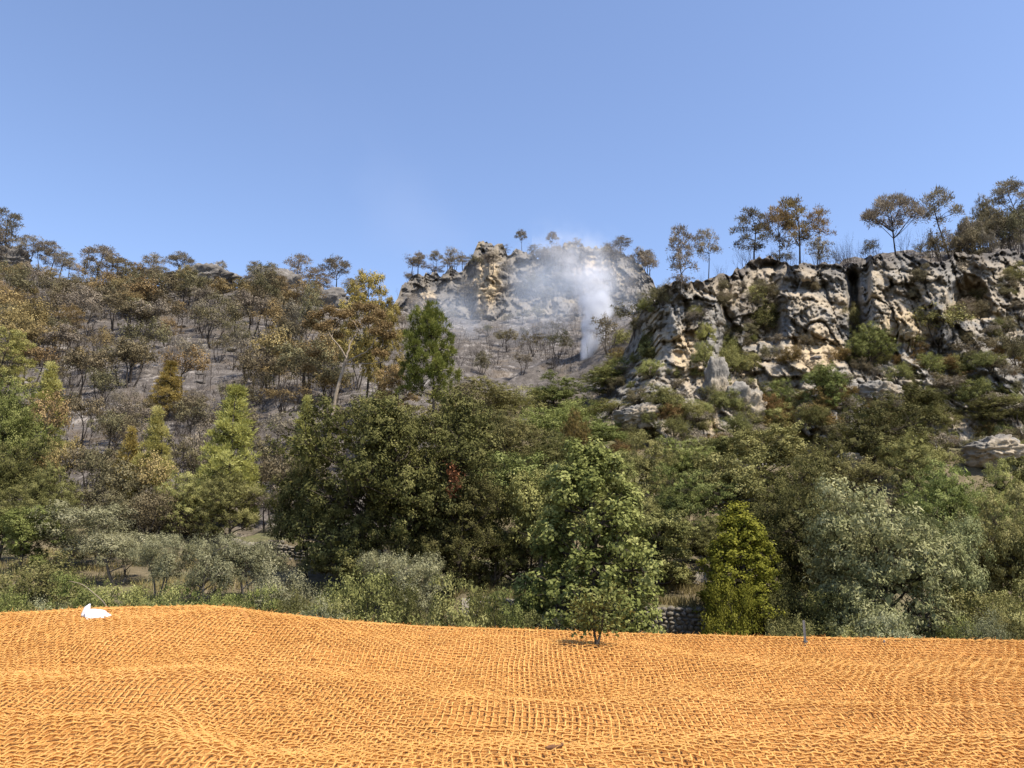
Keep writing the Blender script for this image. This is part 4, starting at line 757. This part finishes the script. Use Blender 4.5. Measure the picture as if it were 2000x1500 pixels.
def yarn(u, vv, along, idx, rng):
    X0, Y0 = (np.full_like(vv, u), vv) if along == 'y' else (vv, np.full_like(vv, u))
    jit = .0026 * fbm(np.stack([vv * 17, vv * 0 + idx * 3.7, vv * 0], -1), 2, 71 if along == 'y' else 73)
    if along == 'y': X0 = X0 + jit; ph = math.pi * (Y0 / DY + idx)
    else: Y0 = Y0 + jit * 1.5; ph = math.pi * (X0 / DX + idx + 1)
    X, Y = warp(X0, Y0); z = matz(X, Y) + .0060 + .0030 * np.cos(ph) + .0025 * vnoise(np.stack([vv * 30, vv * 0 + idx, vv * 0], -1), 75)
    z = z + (.0016 if along == 'x' else 0)
    P = np.stack([X, Y, z], -1)
    r = (.0030 if along == 'y' else .0039) * (1 + .28 * vnoise(np.stack([vv * 60, vv * 0 + idx * 1.3, vv * 0], -1), 77)) * rng.uniform(.8, 1.2)
    return P, r
def addtube(P, r, k=3):
    global k0
    n = len(P); t = np.gradient(P, axis=0); t /= np.linalg.norm(t, axis=1)[:, None] + 1e-9; u = np.cross(t, np.array([.05, .02, 1.0])); u /= np.linalg.norm(u, axis=1)[:, None]; w_ = np.cross(u, t)
    a = np.arange(k) * 2 * math.pi / k + .4
    V = P[:, None] + r[:, None, None] * (np.cos(a)[None, :, None] * u[:, None] + np.sin(a)[None, :, None] * w_[:, None] * .85)
    i = np.arange(n * k).reshape(n, k) + k0; VV.append(V.reshape(-1, 3)); FF.append(np.stack([i[:-1], np.roll(i[:-1], -1, 1), np.roll(i[1:], -1, 1), i[1:]], -1).reshape(-1, 4)); k0 += n * k
rng = random.Random(8); SP = []
for i, u in enumerate(np.arange(-4.25, 4.25, DX)):
    y0 = max(1.95, (abs(u) - .42) / .74)
    if y0 > 5.1: continue
    P, r = yarn(u, np.arange(y0, 5.26, .0155), 'y', i, rng); addtube(P, r); SP.append(P)
for j, vv in enumerate(np.arange(1.98, 5.24, DY)):
    hw = HW(vv); P, r = yarn(vv, np.arange(-hw, hw, .0140), 'x', j, rng); addtube(P, r); SP.append(P)
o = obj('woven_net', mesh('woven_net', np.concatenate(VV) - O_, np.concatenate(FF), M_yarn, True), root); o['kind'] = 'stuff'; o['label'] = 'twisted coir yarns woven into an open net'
# loose fibres standing off the yarns
rg = np.random.default_rng(6); A = np.concatenate(SP); A = A[rg.integers(0, len(A), 45000)]; A = A[rg.uniform(0, 1, len(A)) < np.clip(6.5 / A[:, 1] ** 1.1, .25, 1)]
D = rg.normal(0, 1, A.shape); D[:, 2] = D[:, 2] * .45 + .12; D /= np.linalg.norm(D, axis=1)[:, None]; S_f = rg.normal(0, 1, A.shape); S_f -= (S_f * D).sum(1)[:, None] * D; S_f /= np.linalg.norm(S_f, axis=1)[:, None]
ln = rg.uniform(.012, .040, len(A))[:, None]; wf = .0011; sd = np.cross(D, S_f)
P0 = A - D * ln * .3; P1 = A + D * ln * .35 + S_f * ln * .12; P2 = A + D * ln + S_f * ln * rg.uniform(-.3, .5, len(A))[:, None]; P2[:, 2] -= ln[:, 0] * .1
V = np.stack([P0 - sd * wf, P0 + sd * wf, P1 + sd * wf, P1 - sd * wf, P2 + sd * wf * .5, P2 - sd * wf * .5], 1).reshape(-1, 3)
i = np.arange(len(A))[:, None] * 6; F = np.concatenate([i + np.array([[0, 1, 2, 3]]), i + np.array([[3, 2, 4, 5]])], 0)
o = obj('loose_fibres', mesh('loose_fibres', V - O_, F, M_yarn), root); o['kind'] = 'stuff'; o['label'] = 'frayed stray coir fibres'

def onmat(px, py):          # where a pixel's ray meets the mat
    d = ray(px, py); s = np.linspace(1.6, 5.3, 900); Q = CAM + d[None] * (s / d[1])[:, None]; g = Q[:, 2] - matz(Q[:, 0], Q[:, 1]); k = int(np.argmax(g < 0)) if (g < 0).any() else int(np.argmin(g))
    q = Q[k].copy(); q[2] = float(matz(q[0], q[1])); return q
def simple(name, col, rough=.6, metal=0.0, var=.3, scale=40):
    m, n, p = newmat(name); p.inputs['Roughness'].default_value = rough; p.inputs['Metallic'].default_value = metal
    f = noise(n, scale, 4, .6); n.links.new(ramp(n, f, [(.3, tuple(c * (1 - var) for c in col)), (.7, tuple(min(1, c * (1 + var)) for c in col))]), p.inputs['Base Color']); bump(n, f, p, .3, .002); return m

# crumpled white plastic bag
q = onmat(187, 1207); V, F = rockmesh(801, 4); V = V / np.linalg.norm(V, axis=1)[:, None]; rr_ = np.random.default_rng(12); N_ = np.array([[.9, -.5, .5], [-.5, -.7, .6], [.2, -.9, .25], [0, .2, 1], [.75, .1, .85], [-.8, .1, .7], [.1, .9, .3], [0, 0, -1], [-.9, -.4, -.1], [1, -.2, -.35], [.1, -.6, .9]], float); N_ /= np.linalg.norm(N_, axis=1)[:, None]
dt_ = V @ N_.T; V = V * np.minimum(np.min(np.where(dt_ > .1, np.array([.8, .85, .8, .75, .85, .9, .9, .8, .95, 1.0, .8])[None] / np.maximum(dt_, .1), 9), 1), 1.5)[:, None]
cr = 1 - np.abs(vnoise(V * 3.2, 5)); V = V * (1 + .12 * (cr[:, None] - .5))
Vb = V * np.array([.066, .048, .038]); Vb[:, 2] = np.maximum(Vb[:, 2], -.022); Vb[:, 2] += .020; Vb[:, 2] -= .30 * np.maximum(Vb[:, 0], 0) ** 1.3
m, n, p = newmat('white_plastic_film'); p.inputs['Base Color'].default_value = (.60, .60, .62, 1); p.inputs['Roughness'].default_value = .38; p.inputs['Subsurface Weight'].default_value = .15; p.inputs['Subsurface Radius'].default_value = (.02, .02, .02)
bump(n, noise(n, 30, 4, .6), p, .5, .01)
bag = empty('plastic_bag', q); tag(bag, 'crumpled white plastic bag lying on the crest of the orange mat', 'plastic bag')
obj('bag_body', mesh('bag_body', Vb, F, m), bag)
Ve = V[:, [2, 1, 0]] * np.array([.016, .022, .040]); Ve[:, 0] += .22 * Ve[:, 2]; Ve += np.array([-.058, -.002, .034]); obj('handle', mesh('handle', Ve, F, m), bag)

# metal stake
def stick(name, pts, rad, mat, label, cat, k=8, parent=None):
    tb = MB(); pts = np.asarray(pts, float); o0 = pts[0].copy(); tb.tube(pts - o0, rad, k); me = tb.mesh(name, mat); o = obj(name, me, parent, tuple(o0)); 
    if label: tag(o, label, cat)
    return o
q = onmat(1573, 1258); tp = at(1574, 1211, q[1] + .02); M_steel = simple('galvanised_steel', (.13, .13, .13), .6, .2, .35, 25)
st = empty('metal_stake', q); tag(st, 'thin grey metal stake standing in the mat before the dark shaded wood', 'stake')
h_ = float(tp[2] - q[2]); a_ = .0075
V = []; prof = [(-1, -.15), (-1, .15), (0, .35), (1, .15), (1, -.15), (0, .05)]
for z in (-.06, h_ - .004, h_): V += [(x * a_ * (1 if z < h_ else .85) + .003 * z, y * a_ * (1 if z < h_ else .85), z) for x, y in prof]
F = [(r_ * 6 + k_, r_ * 6 + (k_ + 1) % 6, r_ * 6 + 6 + (k_ + 1) % 6, r_ * 6 + 6 + k_) for r_ in (0, 1) for k_ in range(6)]
me = bpy.data.meshes.new('shaft'); me.from_pydata(V, [], F + [(12, 13, 14, 15, 16, 17)]); me.materials.append(M_steel); obj('shaft', me, st)
tb = MB(); tb.tube([(.0, -.004, .012), (.0, -.004, .0145), (0, -.004, .020)], [.0125, .0135, .0120], 10); obj('collar', tb.mesh('collar', M_steel), st)
# second short stake tip
q = onmat(1727, 1258); tb = MB(); tb.tube([(0, 0, -.03), (.001, 0, .012), (.002, 0, .020), (.002, 0, .021)], [.006, .006, .0055, .001], 8); o = obj('peg', tb.mesh('peg', M_steel), None, tuple(q)); tag(o, 'short grey metal peg tip driven into the mat crest', 'peg')

# forked sapling growing through the mat
q = onmat(1166, 1262); sp = empty('sapling', q); tag(sp, 'small leafy sapling with a dark forked stem growing through the mat', 'sapling')
rg = np.random.default_rng(15); tb = MB(); parts = []; M_ = q[1] / FPX
tips = []
for (dx, hz) in ((-.018, .20), (.03, .19)):
    pth = np.array([[0, 0, -.03], [dx * .15, 0, .012], [dx * .6, .004, .055], [dx * 1.1, .006, .12], [dx * 1.5, 0, hz]]); tb.tube(pth, [.0105, .0090, .0072, .0055, .0030], 7); tips.append(pth)
for k in range(34):
    pth = tips[k % 2]; a = pth[rg.integers(2, 5)] + np.array([0, 0, rg.uniform(0, .04)]); th = rg.uniform(0, 6.283); rr = rg.uniform(.03, .20); c = np.array([math.cos(th) * rr, math.sin(th) * rr * .7, rg.uniform(.09, .30)])
    if c[2] < .11 and abs(c[0]) < .04: c[2] += .08
    pl = curve(rg, a, c, 5, .06, .05); tb.tube(pl, [.0020, .0016, .0013, .0010, .0006], 4)
    n = 34; P = c + rg.normal(0, 1, (n, 3)) * np.array([.034, .034, .026]); parts.append(leaves(rg, P, .026, .019, .5 + rg.normal(0, .22, n), .9))
obj('stem', tb.mesh('stem', B['dark']), sp); obj('foliage', crownmesh('foliage', parts, L['green']), sp)

# dry twigs lying on and poking out of the mat
def twig(p0, p1, r, label, seed):
    rg = np.random.default_rng(seed); a = onmat(*p0); b = at(p1[0], p1[1], a[1] + .03); tb = MB(); pth = curve(rg, np.zeros(3) - np.array([0, 0, .01]), b - a, 7, .05); tb.tube(pth, np.linspace(r, r * .45, 7), 6)
    s_ = pth[4]; tb.tube(curve(rg, s_, s_ + (b - a) * .3 + rg.normal(0, .008, 3), 4, .05), np.linspace(r * .5, r * .2, 4), 4)
    o = obj('twig', tb.mesh('twig', B['char']), None, tuple(a)); tag(o, label, 'twig')
twig((822, 1232), (834, 1214), .0022, 'thin dark twig leaning up from the mat edge in front of the bushes', 1)
twig((838, 1252), (838, 1240), .0018, 'tiny brown twig stub just below the mat edge', 2)
twig((1018, 1246), (1028, 1230), .0016, 'hair-thin reddish twig near the wall end', 3)
q = onmat(1066, 1472); b = onmat(1098, 1462); rg = np.random.default_rng(3); tb = MB(); pth = curve(rg, np.array([0, 0, .016]), b - q + np.array([0, 0, .014]), 9, .04); tb.tube(pth, .006 * np.array([.5, 1.2, 1.5, .8, .7, .8, .9, .8, .4]), 7); o = obj('seed_husk', tb.mesh('seed_husk', simple('husk_brown', (.12, .055, .025), .9)), None, tuple(q)); tag(o, 'dark curled husk caught in the mat', 'husk')
# fold in the mat: a ridge of doubled net with a dark slit
qa = onmat(463, 1193); qb = onmat(492, 1221); tt = np.linspace(0, 1, 26)[:, None]; ax = qa + (qb - qa) * tt; ax[:, 2] = matz(ax[:, 0], ax[:, 1]); dr = (qb - qa); sd_ = np.array([dr[1], -dr[0], 0]); sd_ /= np.linalg.norm(sd_); sd_ *= 1 if sd_[0] < 0 else -1
rows = []
for a_, h_ in ((1.0, -.012), (.7, -.002), (.35, .010), (.05, .018), (-.10, .015), (-.12, .004)): rows.append(ax + sd_ * .05 * a_ + np.array([0, 0, 1]) * h_ * (np.sin(np.clip(tt * 1.1, 0, 1) * math.pi) ** .6) + .0015 * vnoise(ax * 60 + a_ * 9, 3)[:, None])
V = np.stack(rows, 1); obj('fold', mesh('fold', V.reshape(-1, 3) - O_, gridfaces(26, 6), M_felt, True), mat_root)
# long arching dry stem behind the bag
def arch(pts, Y, r, label, seed):
    P = np.array([at(x, y, Y + k * .15) for k, (x, y) in enumerate(pts)]); t = np.linspace(0, 1, len(P)); tt = np.linspace(0, 1, 16); Q = np.stack([np.interp(tt, t, P[:, i]) for i in range(3)], -1); Q[1:-1] = (Q[:-2] + Q[1:-1] * 2 + Q[2:]) / 4
    z0 = down(float(Q[-1][0]), float(Q[-1][1])); Q[-1][2] = min(Q[-1][2], z0 - .02) if abs(Q[-1][2] - z0) < 4 else Q[-1][2]
    stick('bramble_stem', Q[::-1], np.linspace(r, r * .5, 16), B['pale'], label, 'stem', 5)
arch([(135, 1135), (160, 1140), (185, 1160), (205, 1178), (222, 1215)], 24, .018, 'arching dry pale bramble stem behind the white bag', 1)

# ------------------------------------------------------------------ smoke
def smoke(name, label, lo, hi, cen, rad, dens, nscale, cut, seed, col=(.93, .95, 1.0), aniso=.1, depth=None, edge=.5, warp_=2.0):
    """closed box of smoke; its core line cx(z) and radius r(z) are given as [(height 0..1, offset 0..1 across, radius m, strength)]"""
    lo = np.array(lo); hi = np.array(hi); S = hi - lo; V = [(x, y, z) for z in (0, S[2]) for y in (0, S[1]) for x in (0, S[0])]
    me = bpy.data.meshes.new(name); me.from_pydata([tuple(float(c) for c in v_) for v_ in V], [], [(0, 2, 3, 1), (4, 5, 7, 6), (0, 1, 5, 4), (2, 6, 7, 3), (0, 4, 6, 2), (1, 3, 7, 5)])
    m = bpy.data.materials.new(name); m.use_nodes = True; n = m.node_tree; n.nodes.remove(n.nodes['Principled BSDF']); out = n.nodes['Material Output']
    pv = node(n, 'ShaderNodeVolumePrincipled'); pv.inputs['Color'].default_value = (*col, 1); pv.inputs['Anisotropy'].default_value = aniso
    tc = node(n, 'ShaderNodeTexCoord').outputs['Object']; sx = node(n, 'ShaderNodeSeparateXYZ')
    nz = node(n, 'ShaderNodeTexNoise'); nz.inputs['Scale'].default_value = nscale * .5; nz.inputs['Detail'].default_value = 2; n.links.new(tc, nz.inputs['Vector'])
    vm = node(n, 'ShaderNodeVectorMath', operation='SUBTRACT'); n.links.new(nz.outputs['Color'], vm.inputs[0]); vm.inputs[1].default_value = (.5, .5, .5)
    vs_ = node(n, 'ShaderNodeVectorMath', operation='SCALE'); n.links.new(vm.outputs[0], vs_.inputs[0]); vs_.inputs['Scale'].default_value = warp_
    va = node(n, 'ShaderNodeVectorMath', operation='ADD'); n.links.new(tc, va.inputs[0]); n.links.new(vs_.outputs[0], va.inputs[1]); n.links.new(va.outputs[0], sx.inputs[0])
    def M(op, a, b=None):
        x = node(n, 'ShaderNodeMath', operation=op)
        for i_, v_ in enumerate((a, b)):
            if v_ is None: continue
            if isinstance(v_, (int, float)): x.inputs[i_].default_value = v_
            else: n.links.new(v_, x.inputs[i_])
        return x.outputs[0]
    zt = M('DIVIDE', sx.outputs[2], float(S[2]))
    r = node(n, 'ShaderNodeValToRGB'); e = r.color_ramp.elements; r.color_ramp.interpolation = 'B_SPLINE' if False else 'EASE'
    rm = max(c[2] for c in cen)
    while len(e) < len(cen): e.new(.5)
    for s_, (z_, x_, r_, d_) in zip(e, cen): s_.position = z_; s_.color = (x_, r_ / rm, d_, 1)
    n.links.new(zt, r.inputs[0]); sr = node(n, 'ShaderNodeSeparateColor'); n.links.new(r.outputs[0], sr.inputs[0])
    cx = M('MULTIPLY', sr.outputs[0], float(S[0])); rr = M('MULTIPLY', sr.outputs[1], rm)
    dx = M('DIVIDE', M('SUBTRACT', sx.outputs[0], cx), rr); dy = M('DIVIDE', M('SUBTRACT', sx.outputs[1], float(S[1] / 2)), rr if depth is None else depth)
    q_ = M('ADD', M('MULTIPLY', dx, dx), M('MULTIPLY', dy, dy)); fall = M('MAXIMUM', M('SUBTRACT', 1.0, q_), 0.0); fall = M('POWER', fall, edge)
    t2 = node(n, 'ShaderNodeTexNoise'); t2.inputs['Scale'].default_value = nscale; t2.inputs['Detail'].default_value = 4; t2.inputs['Roughness'].default_value = .55; n.links.new(va.outputs[0], t2.inputs['Vector'])
    mr = node(n, 'ShaderNodeMapRange'); n.links.new(t2.outputs[0], mr.inputs[0]); mr.inputs[1].default_value = cut; mr.inputs[2].default_value = cut + .28; mr.inputs[3].default_value = 0; mr.inputs[4].default_value = 1
    n.links.new(M('MULTIPLY', M('MULTIPLY', M('MULTIPLY', fall, mr.outputs[0]), sr.outputs[2]), dens), pv.inputs['Density'])
    n.links.new(pv.outputs[0], out.inputs['Volume']); me.materials.append(m)
    o = obj(name, me, None, tuple(float(c) for c in lo)); o['kind'] = 'stuff'; o['label'] = label; o['category'] = 'smoke'; return o
g0 = hit(1150, 735)
Ys = 122.0
pa = at(1040, 735, Ys); pb = at(1230, 440, Ys)
lo = (pa[0], Ys - 7, pa[2] - 1.5); hi = (pb[0], Ys + 7, pb[2])
W0 = hi[0] - lo[0]
def fx(px, py): return float((at(px, py, Ys)[0] - lo[0]) / W0)
def fz(py): return float((at(1150, py, Ys)[2] - lo[2]) / (hi[2] - lo[2]))
smoke('smoke_plume', 'white smoke column rising from the gully in front of the far crag', lo, hi,
      [(0.0, fx(1143, 735), 1.2, .55), (fz(700), fx(1147, 700), 1.5, .95), (fz(650), fx(1156, 650), 2.2, 1.0), (fz(600), fx(1164, 600), 3.3, .50), (fz(550), fx(1158, 550), 4.6, .10), (fz(500), fx(1125, 500), 7.5, .035), (.97, fx(1080, 450), 8.0, .0)], None, 3.6, .42, .38, 1, warp_=1.7, edge=1.1)
Ys = 172.0
pa = at(760, 700, Ys); pb = at(1330, 420, Ys); lo = (pa[0], Ys - 18, pa[2]); hi = (pb[0], Ys + 18, pb[2]); W0 = hi[0] - lo[0]
smoke('smoke_veil', 'thin bluish smoke drifting across the far crag and gully', lo, hi,
      [(0.0, .5, 20.0, .1), (fz(650), fx(1030, 650), 28.0, .5), (fz(590), fx(1040, 590), 30, .9), (fz(530), fx(1090, 530), 24, 1.0), (fz(490), fx(1110, 490), 17, .6), (.85, fx(1085, 450), 9, .2), (1, fx(1075, 420), 4, 0.0)], None, .062, .060, .40, 2, col=(.80, .88, 1.0), depth=16.0, edge=1.0, warp_=12.0)
lo = (-125, 250, 95); hi = (25, 290, 190); S0 = hi[2] - lo[2]
smoke('smoke_drift', 'faint pale smoke drifting in the sky above the burnt ridge', lo, hi, [(0.0, .72, 30, .7), (.25, .62, 34, 1.0), (.55, .46, 36, .8), (.8, .34, 34, .4), (1.0, .25, 30, 0.0)], None, .0030, .024, .38, 3, col=(.9, .93, 1.0), depth=19.0, edge=2.0, warp_=34.0)
